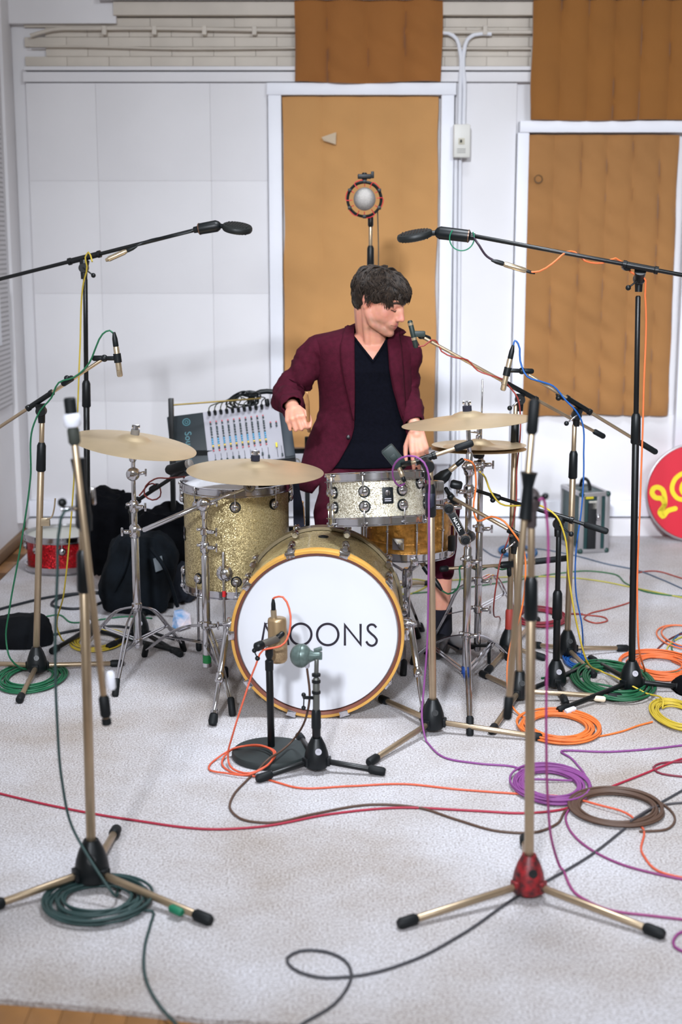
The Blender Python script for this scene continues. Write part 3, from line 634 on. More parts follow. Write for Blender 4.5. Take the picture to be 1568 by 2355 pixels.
# ride over the floor tom on a boom stand
YD = 5.02; B = Vector((P(472, 1300, YD).x, YD, 0)); C2 = P(587, 1070, YD + 0.03); n2 = Vector((0.03, -0.03, 1)).normalized()
t = thing('cymbal_stand', 'chrome boom cymbal stand in front of the floor tom', 'cymbal stand', B)
MB().rod(V3(B.x, B.y, zAt(1530, YD)), V3(B.x, B.y, zAt(1275, YD)), 0.0145).build('lower_tube', CHROME, t)
MB().cyl(V3(B.x, B.y, zAt(1525, YD)), V3(B.x, B.y, zAt(1506, YD)), 0.0158).build('green_tape', mat('green_tape', (20, 120, 60), 0.5), t)
MB().rod(V3(B.x, B.y, zAt(1285, YD)), V3(B.x, B.y, zAt(1215, YD)), 0.0115).build('middle_tube', CHROME, t)
MB().rod(V3(B.x, B.y, zAt(1225, YD)), V3(B.x, B.y, zAt(1165, YD)), 0.0095).build('upper_tube', CHROME, t)
collar(t, V3(B.x, B.y, zAt(1258, YD)), 0.018, 0.045, True, 1); collar(t, V3(B.x, B.y, zAt(1222, YD)), 0.016, 0.03, True, 1)
collar(t, V3(B.x, B.y, zAt(1437, YD)), 0.019, 0.035, True, 1); collar(t, V3(B.x, B.y, zAt(1528, YD)), 0.017, 0.02, False)
MB().lathe(V3(B.x, B.y, zAt(1195, YD)), (0, 0, 1), [(0.008, 0), (0.012, 0.01), (0.016, 0.04), (0.014, 0.05), (0, 0.052)], 16).build('tilter_cup', CHROME, t)
T = V3(B.x, B.y - 0.016, zAt(1158, YD)); tilter(t, T, CHROME, 1.35)
tail = P(328, 1220, YD - 0.02); head = P(583, 1117, YD + 0.0)
MB().rod(tail, T, 0.0095, 8).build('boom_tail', CHROME, t); MB().rod(T, head, 0.005, 8).build('boom_arm', CHROME, t)
MB().torus(head + V3(-0.014, -0.012, 0), (0, 1, 0), 0.013, 0.009, 22, 8).build('ratchet', mat('worn_steel', (128, 122, 116), 0.4, 0.9), t)
MB().rod(head, C2 - n2 * 0.025, 0.0085).rod(C2 - n2 * 0.03, C2 + n2 * 0.045, 0.004).build('cymbal_seat', CHROME, t)
cym_nut(t, C2, n2)
tripod_legs(t, B, zAt(1440, YD), zAt(1480, YD), [F(533, 1645), F(335, 1512), F(640, 1500)])
cymbal('wide flat ride cymbal hanging low over the floor tom', C2, n2, 160 / S(YD), 0.06, 0.016)
# right crash and stand
YE = 4.97; B = Vector((P(1075, 1300, YE).x, YE, 0)); n3 = Vector((-0.075, 0.025, 1)).normalized(); C3 = P(1075, 957, YE)
t = thing('cymbal_stand', 'chrome cymbal stand right of the rack tom holding the right crash', 'cymbal stand', B)
MB().rod(V3(B.x, B.y, zAt(1556, YE)), V3(B.x, B.y, zAt(1255, YE)), 0.0145).build('lower_tube', CHROME, t)
MB().cyl(V3(B.x, B.y, zAt(1552, YE)), V3(B.x, B.y, zAt(1532, YE)), 0.0158).build('blue_tape', mat('blue_tape', (24, 62, 130), 0.5), t)
MB().rod(V3(B.x, B.y, zAt(1262, YE)), V3(B.x, B.y, zAt(1130, YE)), 0.0115).build('middle_tube', CHROME, t)
MB().rod(V3(B.x, B.y, zAt(1140, YE)), V3(B.x, B.y, zAt(1040, YE)), 0.0125).build('upper_tube', CHROME, t)
for py, sd_ in ((1290, 1), (1130, -1), (1078, 1)): collar(t, V3(B.x, B.y, zAt(py, YE)), 0.019, 0.05, True, sd_)
collar(t, V3(B.x, B.y, zAt(1460, YE)), 0.0185, 0.03, True, 1); collar(t, V3(B.x, B.y, zAt(1553, YE)), 0.017, 0.02, False)
tilter(t, V3(B.x, B.y, zAt(1075, YE)), CHROME, 1.25)
MB().rod(V3(B.x, B.y, zAt(1045, YE)), C3 - n3 * 0.025, 0.008).rod(C3 - n3 * 0.03, C3 + n3 * 0.045, 0.004).build('cymbal_seat', CHROME, t)
cym_nut(t, C3, n3)
tripod_legs(t, B, zAt(1462, YE), zAt(1545, YE), [F(1080, 1690), F(1165, 1520), F(952, 1530)])
cymbal('right crash cymbal level with the drummer left cuff', C3, n3, 153 / S(YE), 0.058, 0.018)
# tom arm with the maker's name
ta = thing('tom_arm', 'black and chrome tom arm clamped on the right crash stand', 'bracket', V3(B.x - 0.02, B.y, zAt(1260, YE)))
a0, a1 = P(990, 1166, YE - 0.05), P(1062, 1166, YE - 0.05)
MB().rod(a0, a1, 0.0095).build('hex_rod', CHROME, ta)
j0, j1 = P(1031, 1168, YE - 0.062), P(1069, 1240, YE - 0.062)
dj = (j1 - j0).normalized(); nj = V3(0, -1, 0); uj = dj.cross(nj)
MB().box((j0 + j1) / 2, (0.030, 0.022, (j1 - j0).length * 0.95), (uj, nj, dj), 0.004).build('arm', CHROME, ta)
MB().box((j0 + j1) / 2 + nj * 0.0085, (0.0225, 0.008, (j1 - j0).length * 0.68), (uj, nj, dj), 0.002).build('arm_inlay', BLACKP, ta)
for j in (j0, j1):
    MB().lathe(j + V3(0, 0.02, 0), (0, -1, 0), [(0, 0), (0.019, 0), (0.021, 0.004), (0.021, 0.032), (0.017, 0.036), (0, 0.036)], 22).build('joint', CHROME, ta)
    MB().lathe(j + V3(0, -0.012, 0), (0, -1, 0), [(0.016, 0), (0.016, 0.006), (0.008, 0.007), (0.007, 0.012), (0, 0.012)], 22).build('joint_cap', BLACKP, ta)
MB().rod(j1 + V3(0, 0.0, 0), V3(B.x + 0.012, B.y + 0.0, j1.z), 0.02).build('clamp', BLACKP, ta)
tm = text_mesh('NATAL', 0.0165, 0.0004, 0.0003)
put('lettering', tm, mat('print_white', (225, 225, 228), 0.5), ta, basisM((j0 + j1) / 2 + nj * 0.0132, dj, uj * (-1 if dj.cross(uj).dot(nj) < 0 else 1), nj))
# hi-hat
YH = 5.27; B = Vector((P(1101, 1300, YH).x, YH, 0)); C4 = P(1101, 1026, YH)
t = thing('hi_hat_stand', 'chrome hi-hat stand with pedal right of the drummer left leg', 'cymbal stand', B)
MB().rod(V3(B.x, B.y, 0.05), V3(B.x, B.y, zAt(1215, YH)), 0.0135).build('lower_tube', CHROME, t)
MB().rod(V3(B.x, B.y, zAt(1225, YH)), V3(B.x, B.y, zAt(1045, YH)), 0.0105).build('upper_tube', CHROME, t)
MB().rod(V3(B.x, B.y, zAt(1050, YH)), V3(B.x, B.y, zAt(872, YH)), 0.0032).build('pull_rod', CHROME, t)
MB().lathe(C4 + V3(0, 0, -0.045), (0, 0, 1), [(0, 0), (0.017, 0), (0.022, 0.008), (0.022, 0.026), (0.012, 0.03), (0, 0.03)], 18).build('cymbal_cup', BLACKP, t)
MB().lathe(C4 + V3(0, 0, 0.022), (0, 0, 1), [(0, 0), (0.012, 0), (0.012, 0.018), (0.007, 0.022), (0.009, 0.038), (0.004, 0.05), (0, 0.05)], 16).rod(C4 + V3(0, 0, 0.05), C4 + V3(-0.035, 0, 0.055), 0.004).build('clutch', CHROME, t)
for py, sd_ in ((1068, 1), (1215, 1), (1335, 1), (1400, 1)): collar(t, V3(B.x, B.y, zAt(py, YH)), 0.017, 0.035, True, sd_)
tripod_legs(t, B, zAt(1335, YH), zAt(1400, YH), [F(1190, 1425), F(985, 1505)], bow=0.1)
MB().box(V3(B.x, B.y - 0.0, 0.075), (0.09, 0.03, 0.012), None, 0.004).box(V3(B.x - 0.045, B.y, 0.045), (0.012, 0.03, 0.085), None, 0.003).box(V3(B.x + 0.045, B.y, 0.045), (0.012, 0.03, 0.085), None, 0.003).build('pedal_frame', BLACKP, t)
MB().box(V3(B.x - 0.06, B.y + 0.13, 0.045), (0.085, 0.26, 0.01), (V3(1, 0.25, 0).normalized(), V3(-0.25, 1, -0.12).normalized(), V3(0, 0.12, 1).normalized()), 0.003).build('footboard', mat('dark_footboard', (20, 22, 30), 0.4, 0.2), t)
cymbal('top hi-hat cymbal with a raised bell, above its twin', C4 + V3(0, 0, 0.006), (0, 0.035, 1), 110 / S(YH), 0.05, 0.022, name='hi_hat_cymbal')
cymbal('bottom hi-hat cymbal, upturned under the top one', C4 + V3(0, 0, -0.012), (0, -0.035, -1), 109 / S(YH), 0.05, 0.016, name='hi_hat_cymbal')
# kick pedal
kp = thing('kick_pedal', 'bass drum pedal clamped to the rear hoop', 'pedal', V3(CB.x + 0.02, YB + DB + 0.12, 0)); k0 = V3(CB.x + 0.02, YB + DB + 0.06, 0)
MB().box(k0 + V3(0, 0.12, 0.006), (0.1, 0.32, 0.01), None, 0.003).build('base_plate', BLACKP, kp)
for s_ in (-1, 1): MB().bar(k0 + V3(0.05 * s_, 0, 0.01), k0 + V3(0.05 * s_, 0.01, 0.2), 0.014, 0.02).build('post', CHROME, kp)
MB().rod(k0 + V3(-0.06, 0.01, 0.195), k0 + V3(0.06, 0.01, 0.195), 0.008).build('axle', CHROME, kp)
MB().box(k0 + V3(0, 0.15, 0.06), (0.08, 0.27, 0.008), (V3(1, 0, 0), V3(0, 0.95, -0.3), V3(0, 0.3, 0.95)), 0.003).build('footboard', CHROME, kp)
MB().rod(k0 + V3(0, 0.01, 0.19), k0 + V3(0, 0.03, 0.36), 0.004).build('beater_rod', CHROME, kp); MB().ell(k0 + V3(0, 0.02, 0.37), (0.022, 0.03, 0.028)).build('beater', mat('beater_felt', (220, 215, 205), 0.9), kp)
# ================================================================== microphone stands, microphones
HUBP = [(0.0, 0.016), (0.033, 0.016), (0.038, 0.024), (0.0385, 0.042), (0.035, 0.064), (0.027, 0.088), (0.019, 0.104), (0.0165, 0.11), (0, 0.11)]
def mic_stand(label, hub, top, legs, m=NICKEL, hubm=None, r=0.0115, clutch=None, s=1.0, collar_py=None, name='microphone_stand'):
    hub = Vector((hub.x, hub.y, 0)); t = thing(name, label, 'mic stand', hub); hubm = hubm or BLACKP
    prof = [(a * s, b * s) for a, b in HUBP]
    hb = MB().lathe(hub, (0, 0, 1), prof, 22)
    for f_ in legs:
        d_ = (f_ - hub); d_.z = 0; d_.normalize(); hb.box(hub + d_ * 0.03 * s + V3(0, 0, 0.036 * s), (0.028 * s, 0.026 * s, 0.028 * s), (d_, V3(-d_.y, d_.x, 0), V3(0, 0, 1)), 0.004)
    hb = hb.build('hub', hubm, t)
    MB().lathe(hub + V3(0.006, -0.030 * s, 0.074 * s), V3(0.1, -1, 0.35), [(0.0, 0.0), (0.010 * s, 0.0), (0.010 * s, 0.004), (0.005, 0.004), (0.005, 0.002), (0, 0.002)], 16).build('emblem', GREYP if m is BLACKM else BLACKM, hb)
    for f_ in legs:
        f_ = V3(f_.x, f_.y, 0.0135); d_ = (f_ - hub); d_.z = 0; d_.normalize(); p0 = hub + d_ * 0.02 + V3(0, 0, 0.036 * s)
        lg = MB().rod(p0, f_, 0.0092 * s ** 0.5, 12).build('leg', m, t)
        dd = (f_ - p0).normalized(); MB().rod(f_ - dd * 0.045, f_ + dd * 0.008, 0.0138 * s ** 0.5, 14).build('rubber_foot', RUBBER, lg)
    base = hub + V3(0, 0, 0.10 * s); ax_ = top - base
    if clutch is None: MB().rod(base, top, r, 14).build('pole', m, t)
    else:
        k = (clutch - base.z) / ax_.z; c_ = base + ax_ * k; d_ = ax_.normalized()
        MB().rod(base, c_, r, 14).build('lower_pole', m, t); MB().rod(c_, top, r * 0.74, 14).build('upper_pole', m, t)
        MB().tube([c_ - d_ * 0.055, c_ - d_ * 0.05, c_ + d_ * 0.04, c_ + d_ * 0.052], [r * 1.1, r * 1.42, r * 1.32, r * 0.9], 14).build('clutch', BLACKP, t)
    return t
def boom(t, piv, front, back, m=NICKEL, r=0.0068, grip=0.09, clampm=None, L=0.075, lever=True, side=1):
    d_ = (back - front).normalized(); clampm = clampm or BLACKM
    # pivot lies on the rod
    k = (piv - front).dot(d_); q = front + d_ * k
    MB().rod(front, back, r, 12).build('boom_rod', m, t)
    cb = MB().tube([q - d_ * L, q - d_ * (L - 0.012), q - d_ * (L - 0.014), q + d_ * (L - 0.014), q + d_ * (L - 0.012), q + d_ * L], [r * 1.9, r * 1.9, r * 1.55, r * 1.55, r * 1.9, r * 1.9], 14)
    cb.tube([piv - V3(0, 0, 0.075), piv - V3(0, 0, 0.045), q - V3(0, 0, 0.012)], [0.0125, 0.014, 0.020], 14)
    cb.lathe(piv + V3(-0.0, -0.018, -0.032), (0, 1, 0), [(0, 0), (0.017, 0), (0.019, 0.005), (0.019, 0.03), (0, 0.034)], 18)
    c_ = cb.build('boom_clamp', clampm, t)
    if lever:
        p0 = piv + V3(0, -0.02, -0.03); p1 = p0 + V3(0.042 * side, -0.012, -0.03)
        MB().rod(p0, p1, 0.0032, 8).build('lever', CHROME if m is NICKEL else BLACKM, c_); MB().ell(p1, 0.0095, None, 12, 8).build('lever_knob', BLACKP, c_)
    if grip: MB().rod(back - d_ * grip, back + d_ * 0.004, r * 1.75, 12).build('counter_grip', RUBBER, t)
    return d_
def xlr(mb, p, d_, s=1.0):
    d_ = Vector(d_).normalized(); return mb.tube([p, p + d_ * 0.006 * s, p + d_ * 0.03 * s, p + d_ * 0.052 * s], [0.0085 * s, 0.0098 * s, 0.0092 * s, 0.0045 * s], 12)
def clip(t, p, q, m=BLACKP, r=0.0145):
    """clip at end of boom p holding a mic at q"""
    d_ = (q - p); b_ = MB().rod(p - d_.normalized() * 0.045, p + d_.normalized() * 0.005, 0.010, 12).ell(p, 0.013, None, 12, 8).rod(p, q, 0.008, 10)
    return b_.build('mic_clip', m, t)
SILV = mat('mic_nickel', (196, 178, 150), 0.3, 0.85, 0.04, 30)
GRILL = mat('mic_grille', (170, 165, 160), 0.45, 0.7, 0.35, 400, 0.5, 500)
def pencil_mic(label, p0, p1, clip_k=0.55, m=SILV, cap=None):
    """p0: grille tip, p1: connector end"""
    d_ = (p1 - p0); L = d_.length; d_.normalize(); t = thing('pencil_microphone', label, 'microphone', p0)
    MB().tube([p0, p0 + d_ * 0.004, p0 + d_ * 0.022, p0 + d_ * 0.0225, p0 + d_ * 0.024, p0 + d_ * (L - 0.055), p0 + d_ * (L - 0.05)], [0.0085, 0.0105, 0.0105, 0.0092, 0.0105, 0.0105, 0.009], 16).build('body', m, t)
    MB().tube([p0 - d_ * 0.001, p0 + d_ * 0.001], [0.006, 0.009], 14).build('capsule_grille', GRILL, t)
    xlr(MB(), p0 + d_ * (L - 0.054), d_, 1.05).build('connector', BLACKP, t)
    b_ = p0 + d_ * (L * clip_k); MB().tube([b_ - d_ * 0.016, b_ + d_ * 0.016], 0.0138, 14).build('clip_ring', BLACKP, t)
    return t
# --- stand a: tall black, far left, ribbon microphone over the left crash
Ya = 5.58; hub = F(205, 1466); piv = P(196, 600, Ya - 0.03)
t = mic_stand('tall black boom stand at left whose boom leaves the left edge', hub, P(196, 640, hub.y), [F(412, 1506), F(120, 1505), F(205, 1395)], BLACKM, None, 0.0125, zAt(905, hub.y))
piv = P(192, 597, hub.y); boom(t, piv, P(452, 528, hub.y - 0.1), P(-40, 652, hub.y + 0.12), BLACKM, 0.0075, 0.0, None, 0.07, True, 1)
def ribbon_mic(label, p_back, p_front, hd, fl):
    """body from p_back to p_front, paddle head continuing to hd; fl: flat normal of the paddle"""
    d_ = (p_front - p_back).normalized(); t = thing('ribbon_microphone', label, 'microphone', p_back)
    MB().tube([p_back, p_back + d_ * 0.015, p_back + d_ * 0.02, p_front - d_ * 0.018, p_front - d_ * 0.006, p_front], [0.012, 0.013, 0.0215, 0.0225, 0.016, 0.008], 18).build('shock_mount', BLACKP, t)
    MB().tube([p_back + d_ * 0.021, p_back + d_ * 0.024], 0.0226, 18).build('band', mat('band_copper', (110, 78, 60), 0.4, 0.5), t)
    dh = (hd - p_front).normalized(); u = Vector(fl).cross(dh).normalized(); n_ = dh.cross(u).normalized(); c_ = p_front.lerp(hd, 0.56)
    L = (hd - p_front).length * 0.5
    MB().rod(p_front - d_ * 0.01, c_, 0.009).build('yoke', BLACKP, t)
    h_ = MB().lathe(c_ - n_ * 0.014, n_, [(0, 0), (L * 0.72, 0.0), (L * 0.95, 0.004), (L, 0.010), (L, 0.018), (L * 0.95, 0.024), (L * 0.7, 0.028), (0, 0.028)], 30).build('head', mat('ribbon_black', (20, 24, 24), 0.5, 0.2), t)
    for k in range(9):
        y = -0.8 + 0.2 * k; w_ = L * math.sqrt(max(0, 1 - y * y)) * 0.9
        MB().box(c_ + dh * (L * 0.86 * y) - n_ * 0.0128, (w_ * 1.5, 0.0035, 0.004), (u, dh, n_)).box(c_ + dh * (L * 0.86 * y) + n_ * 0.0128, (w_ * 1.5, 0.0035, 0.004), (u, dh, n_)).build('grille_slat', BLACKM, h_)
    return t
pa, pb, pc = P(446, 529, hub.y - 0.1), P(508, 518, hub.y - 0.12), P(575, 530, hub.y - 0.14)
ribbon_mic('black ribbon microphone on the boom at upper left', pa, pb, pc, V3(-0.22, -0.2, 1))
ib = thing('inline_connector', 'silver inline cable connector hanging below the upper left boom', 'connector', P(262, 590, hub.y - 0.06))
p0, p1 = P(243, 599, hub.y - 0.06), P(292, 577, hub.y - 0.06); d_ = (p1 - p0).normalized()
MB().tube([p0, p0 + d_ * 0.012, p0 + d_ * 0.013, p1 - d_ * 0.013, p1], [0.006, 0.009, 0.0105, 0.0105, 0.007], 12).build('barrel', SILV, ib); xlr(MB(), p1, d_, 0.8).build('boot', BLACKP, ib)
MB().tube(spline([p1 + d_ * 0.03, P(318, 563, hub.y - 0.05), P(350, 551, hub.y - 0.06), P(400, 543, hub.y - 0.1), P(440, 532, hub.y - 0.1)], 0.02), 0.0045, 8).build('black_lead', BLACKP, ib)
# --- stand b: nickel, left edge
hub = F(86, 1552); t = mic_stand('silver boom stand at left edge above the green cable coil', hub, P(97, 962, hub.y), [F(45, 1618), F(280, 1533), F(-60, 1532)], NICKEL, None, 0.0125, zAt(1050, hub.y))
piv = P(94, 925, hub.y); fr_ = P(236, 826, hub.y - 0.05); boom(t, piv, fr_, P(-40, 1008, hub.y + 0.05), NICKEL, 0.0062, 0.0, None, 0.06, False)
MB().rod(P(143, 884, hub.y - 0.02), P(168, 868, hub.y - 0.03), 0.0115).ell(P(154, 870, hub.y - 0.03), 0.011).build('boom_stop', BLACKP, t)
q = P(270, 824, hub.y - 0.06); clip(t, P(240, 824, hub.y - 0.05), q)
hk = MB().box(P(102, 1200, hub.y), (0.04, 0.02, 0.03), None, 0.003).tube(spline([P(106, 1195, hub.y - 0.01), P(118, 1190, hub.y - 0.02), P(124, 1172, hub.y - 0.02), P(127, 1146, hub.y - 0.02)], 0.01), 0.003, 8).build('cable_hook', SILV, t)
pencil_mic('silver pencil microphone pointing down over the left crash', P(276, 866, hub.y - 0.06), P(262, 764, hub.y - 0.06), 0.42)
HUBB = hub
# --- stand o: black boom for the floor tom, behind the left crash stand
hub = F(322, 1470); t = mic_stand('low black boom stand reaching behind the floor tom', hub, P(303, 1175, hub.y), [F(415, 1512), F(250, 1495), F(330, 1415)], BLACKM, None, 0.0115)
piv = P(306, 1157, hub.y); boom(t, piv, P(424, 1080, hub.y - 0.12), P(290, 1168, hub.y + 0.02), BLACKM, 0.008, 0.0, None, 0.03, False)
MB().rod(P(345, 1128, hub.y - 0.04), P(365, 1116, hub.y - 0.05), 0.013).build('boom_stop', BLACKP, t)
mm = thing('dynamic_microphone', 'black microphone aimed down at the floor tom behind the ride', 'microphone', P(410, 1085, 5.4))
MB().rod(P(385, 1082, 5.42), P(432, 1068, 5.36), 0.02, 16).build('body', BLACKP, mm); MB().rod(P(430, 1069, 5.36), P(440, 1066, 5.35), 0.018, 16).build('grille', GRILL, mm)
# --- stand c: foreground left, boom folded down along the pole
hub = F(213, 2038); t = mic_stand('foreground silver stand at left with its boom folded down', hub, P(188, 1150, hub.y), [F(480, 2128), F(-30, 2100), F(268, 1918)], NICKEL, None, 0.0125, zAt(1312, hub.y), 1.15)
f0, f1 = P(160, 918, hub.y - 0.03), P(246, 1668, hub.y - 0.06)
d_ = (f1 - f0).normalized(); MB().rod(f0, f1, 0.0085, 12).build('boom_rod', NICKEL, t)
pv = P(190, 1150, hub.y - 0.02)
MB().tube([pv - d_ * 0.10, pv - d_ * 0.09, pv - d_ * 0.04, pv + d_ * 0.04, pv + d_ * 0.075], [0.0185, 0.017, 0.0125, 0.0185, 0.0145], 16).build('boom_clamp', BLACKP, t)
MB().rod(P(188, 1130, hub.y), P(188, 1215, hub.y), 0.0155, 14).build('swivel', BLACKM, t)
lv = MB().rod(P(140, 1171, hub.y - 0.05), P(196, 1169, hub.y - 0.02), 0.006).build('lever', CHROME, t); MB().ell(P(143, 1156, hub.y - 0.05), 0.011).build('lever_knob', BLACKP, lv)
MB().rod(P(212, 1120, hub.y - 0.02), P(216, 1160, hub.y - 0.02), 0.006).build('chrome_pin', CHROME, t)
MB().tube([f0 + d_ * 0.033, f0 + d_ * 0.0, f0 - d_ * 0.004], [0.0145, 0.0145, 0.011], 16).build('end_cap', RUBBER, t)
MB().tube([f0 + d_ * 0.034, f0 + d_ * 0.04, f0 + d_ * 0.06, f0 + d_ * 0.066], [0.017, 0.0205, 0.0205, 0.016], 16).build('white_tape', mat('white_tape', (224, 226, 236), 0.6), t)
MB().rod(f0 + d_ * 0.066, f0 + d_ * 0.108, 0.0145, 16).build('grip', mat('grip_olive', (50, 54, 48), 0.7), t)
MB().rod(f1 - d_ * 0.075, f1 - d_ * 0.02, 0.0135, 14).rod(f1 - d_ * 0.018, f1, 0.012).build('counter_grip', RUBBER, t)
MB().rod(f1 - d_ * 0.135 + V3(0.022, 0, 0), f1 - d_ * 0.09 + V3(0.022, 0, 0), 0.0105).build('tape_grip', mat('white_tape', (224, 226, 236), 0.6), t)
lgp = F(480, 2128, 0.014); p0 = V3(hub.x, hub.y, 0.04); dd = (lgp - p0).normalized()
MB().rod(lgp - dd * 0.125, lgp - dd * 0.085, 0.0105).build('green_tape', mat('green_tape_bright', (10, 110, 78), 0.6), t)
HUBC = hub
# --- stand d: foreground right with red hub
REDH = mat('worn_red_hub', (150, 22, 30), 0.45, 0, 0, 55, rgb2=(30, 18, 20), detail=5)
hub = F(1214, 2064); t = mic_stand('foreground silver stand at right with a worn red hub', hub, P(1222, 1155, hub.y), [F(922, 2136), F(1520, 2160), F(1206, 1938)], NICKEL, REDH, 0.0122, zAt(1375, hub.y), 1.05)
f0, f1 = P(1229, 918, hub.y - 0.01), P(1166, 1655, hub.y - 0.03)
d_ = (f1 - f0).normalized(); MB().rod(f0, f1, 0.0085, 12).build('boom_rod', NICKEL, t)
MB().rod(f0, f0 + d_ * 0.082, 0.0135, 16).build('grip', RUBBER, t)
pv = P(1212, 1140, hub.y - 0.02)
MB().tube([pv - d_ * 0.055, pv - d_ * 0.045, pv - d_ * 0.02, pv + d_ * 0.055], [0.0205, 0.0175, 0.0125, 0.0155], 16).build('boom_clamp', BLACKP, t)
MB().ell(P(1222, 1152, hub.y), (0.022, 0.02, 0.032)).rod(P(1222, 1150, hub.y), P(1222, 1215, hub.y), 0.0125).build('swivel', mat('swivel_brown', (64, 56, 56), 0.5, 0.2), t)
lv = MB().rod(P(1228, 1145, hub.y - 0.02), P(1252, 1141, hub.y - 0.04), 0.0035).build('lever', CHROME, t); MB().ell(P(1254, 1141, hub.y - 0.04), 0.008).build('lever_knob', BLACKP, lv)
MB().rod(f1 - d_ * 0.06, f1, 0.0115, 14).build('counter_grip', RUBBER, t)
HUBD = hub
# --- stand e: round base, bass drum condenser
MATTE = mat('cast_iron_black', (34, 42, 42), 0.62, 0.1, 0.12, 14)
hub = F(624, 1740); t = thing('microphone_stand', 'short black stand with heavy round base before the bass drum', 'mic stand', hub)
MB().lathe(hub, (0, 0, 1), [(0, 0), (0.122, 0), (0.125, 0.004), (0.125, 0.016), (0.121, 0.022), (0.04, 0.030), (0.02, 0.034), (0, 0.034)], 56).build('round_base', MATTE, t)
tp = P(619, 1520, hub.y); MB().rod(hub + V3(0, 0, 0.03), tp, 0.0115).build('pole', BLACKM, t)
MB().tube([tp - V3(0, 0, 0.03), tp, tp + V3(0, 0, 0.006), tp + V3(0, 0, 0.02), P(619, 1490, hub.y)], [0.013, 0.0135, 0.008, 0.013, 0.012], 14).build('clutch', BLACKP, t)
j = P(619, 1480, hub.y); MB().rod(P(590, 1487, hub.y - 0.04), P(640, 1468, hub.y + 0.04), 0.012).build('swivel_barrel', mat('barrel_grey', (92, 88, 82), 0.45, 0.3), t)
MB().rod(P(588, 1489, hub.y - 0.045), P(604, 1482, hub.y - 0.02), 0.0145).build('barrel_knob', BLACKP, t)
MB().rod(j, P(585, 1499, hub.y - 0.03), 0.0025).ell(P(585, 1496, hub.y - 0.03), 0.008).ell(P(592, 1514, hub.y - 0.03), 0.008).rod(P(585, 1499, hub.y - 0.03), P(592, 1514, hub.y - 0.03), 0.002).build('lever', BLACKP, t)
MB().rod(P(636, 1468, hub.y + 0.03), P(652, 1455, hub.y + 0.045), 0.009).build('mic_clamp', BLACKP, t)
YMe = hub.y + 0.075; m0, m1 = P(639, 1522, YMe), P(637, 1421, YMe)
mm = thing('condenser_microphone', 'gold cylindrical condenser microphone hanging before the bass drum', 'microphone', m0)
CHAMP = mat('champagne_metal', (178, 152, 116), 0.36, 0.75, 0.04, 20); ax_ = (m1 - m0).normalized(); L = (m1 - m0).length; rr = 22.5 / S(YMe)
MB().lathe(m0, ax_, [(0, 0), (rr * 0.8, 0.0), (rr * 0.98, 0.006), (rr, 0.012), (rr, L * 0.45), (rr * 0.97, L * 0.452), (rr * 0.97, L * 0.458), (rr, L * 0.46), (rr, L - 0.008), (rr * 0.95, L - 0.002), (rr * 0.86, L), (0, L)], 32).build('body', CHAMP, mm)
MB().lathe(m0 + ax_ * 0.012, ax_, [(rr + 0.0006, 0), (rr + 0.0008, 0.001), (rr + 0.0008, L * 0.4), (rr + 0.0006, L * 0.402)], 32).build('grille', mat('champagne_grille', (164, 140, 108), 0.5, 0.7, 0.3, 500, 0.6, 600), mm)
cn = m1 + V3(-0.01, 0, 0); MB().tube([cn - V3(0, 0, 0.002), cn + V3(0, 0, 0.004), cn + V3(-0.001, 0, 0.026)], [0.0105, 0.0095, 0.0095], 14).build('connector_sleeve', SILV, mm)
xlr(MB(), cn + V3(-0.001, 0, 0.024), V3(-0.02, 0, 1), 0.75).build('connector', BLACKP, mm); CONE = cn + V3(-0.002, 0, 0.062)
HUBE = hub
# --- stand f: short black tripod, round grey dynamic microphone
hub = F(728, 1774); t = mic_stand('short black tripod stand right of the round based one', hub, P(727, 1655, hub.y), [F(595, 1800), F(880, 1784), F(688, 1702)], BLACKM, None, 0.013, None, 1.0)
g0 = mat('stand_grey', (96, 98, 94), 0.4, 0.5)
p0, p1 = P(727, 1660, hub.y), P(727, 1558, hub.y)
MB().tube([p0 - V3(0, 0, 0.02), p0 + V3(0, 0, 0.03), p0 + V3(0, 0, 0.04)], [0.015, 0.0145, 0.011], 14).build('clutch', BLACKP, t)
MB().rod(p0, p1, 0.0105).build('upper_pole', g0, t)
for py in (1592, 1567, 1552): MB().rod(P(727, py + 4, hub.y), P(727, py - 4, hub.y), 0.0135).build('ring_collar', BLACKP, t)
MB().rod(P(727, 1560, hub.y), P(728, 1516, hub.y), 0.0068).build('tube_tip', g0, t)
lv = MB().rod(P(722, 1605, hub.y), P(697, 1604, hub.y - 0.02), 0.0055).rod(P(699, 1598, hub.y - 0.02), P(698, 1628, hub.y - 0.02), 0.002).build('lever', BLACKP, t)
for py in (1598, 1628): MB().ell(P(698, py, hub.y - 0.02), 0.0072, None, 12, 8).build('lever_knob', BLACKP, lv)
GRN = mat('hammertone_grey_green', (92, 108, 104), 0.36, 0.35, 0.12, 120); YMf = hub.y + 0.02
mm = thing('ball_microphone', 'round grey-green dynamic microphone on the short tripod stand', 'microphone', P(695, 1535, YMf)); c_ = P(692, 1508, YMf)
MB().ell(c_, (0.034, 0.034, 0.037), None, 28, 18).build('head', GRN, mm); MB().torus(c_ + V3(0.004, 0, 0), V3(1, -0.25, 0.0), 0.0355, 0.0022, 40, 6).build('seam_ring', GRN, mm)
MB().tube([c_ + V3(0.02, -0.002, 0), c_ + V3(0.04, -0.004, 0.0), c_ + V3(0.058, -0.004, 0.003)], [0.024, 0.014, 0.011], 16).build('neck', GRN, mm)
MB().box(P(728, 1508, YMf), (0.034, 0.022, 0.022), None, 0.003).box(P(731, 1494, YMf), (0.026, 0.016, 0.012), (V3(0.95, 0, 0.3), V3(0, 1, 0), V3(-0.3, 0, 0.95)), 0.003).build('bracket', GRN, mm)
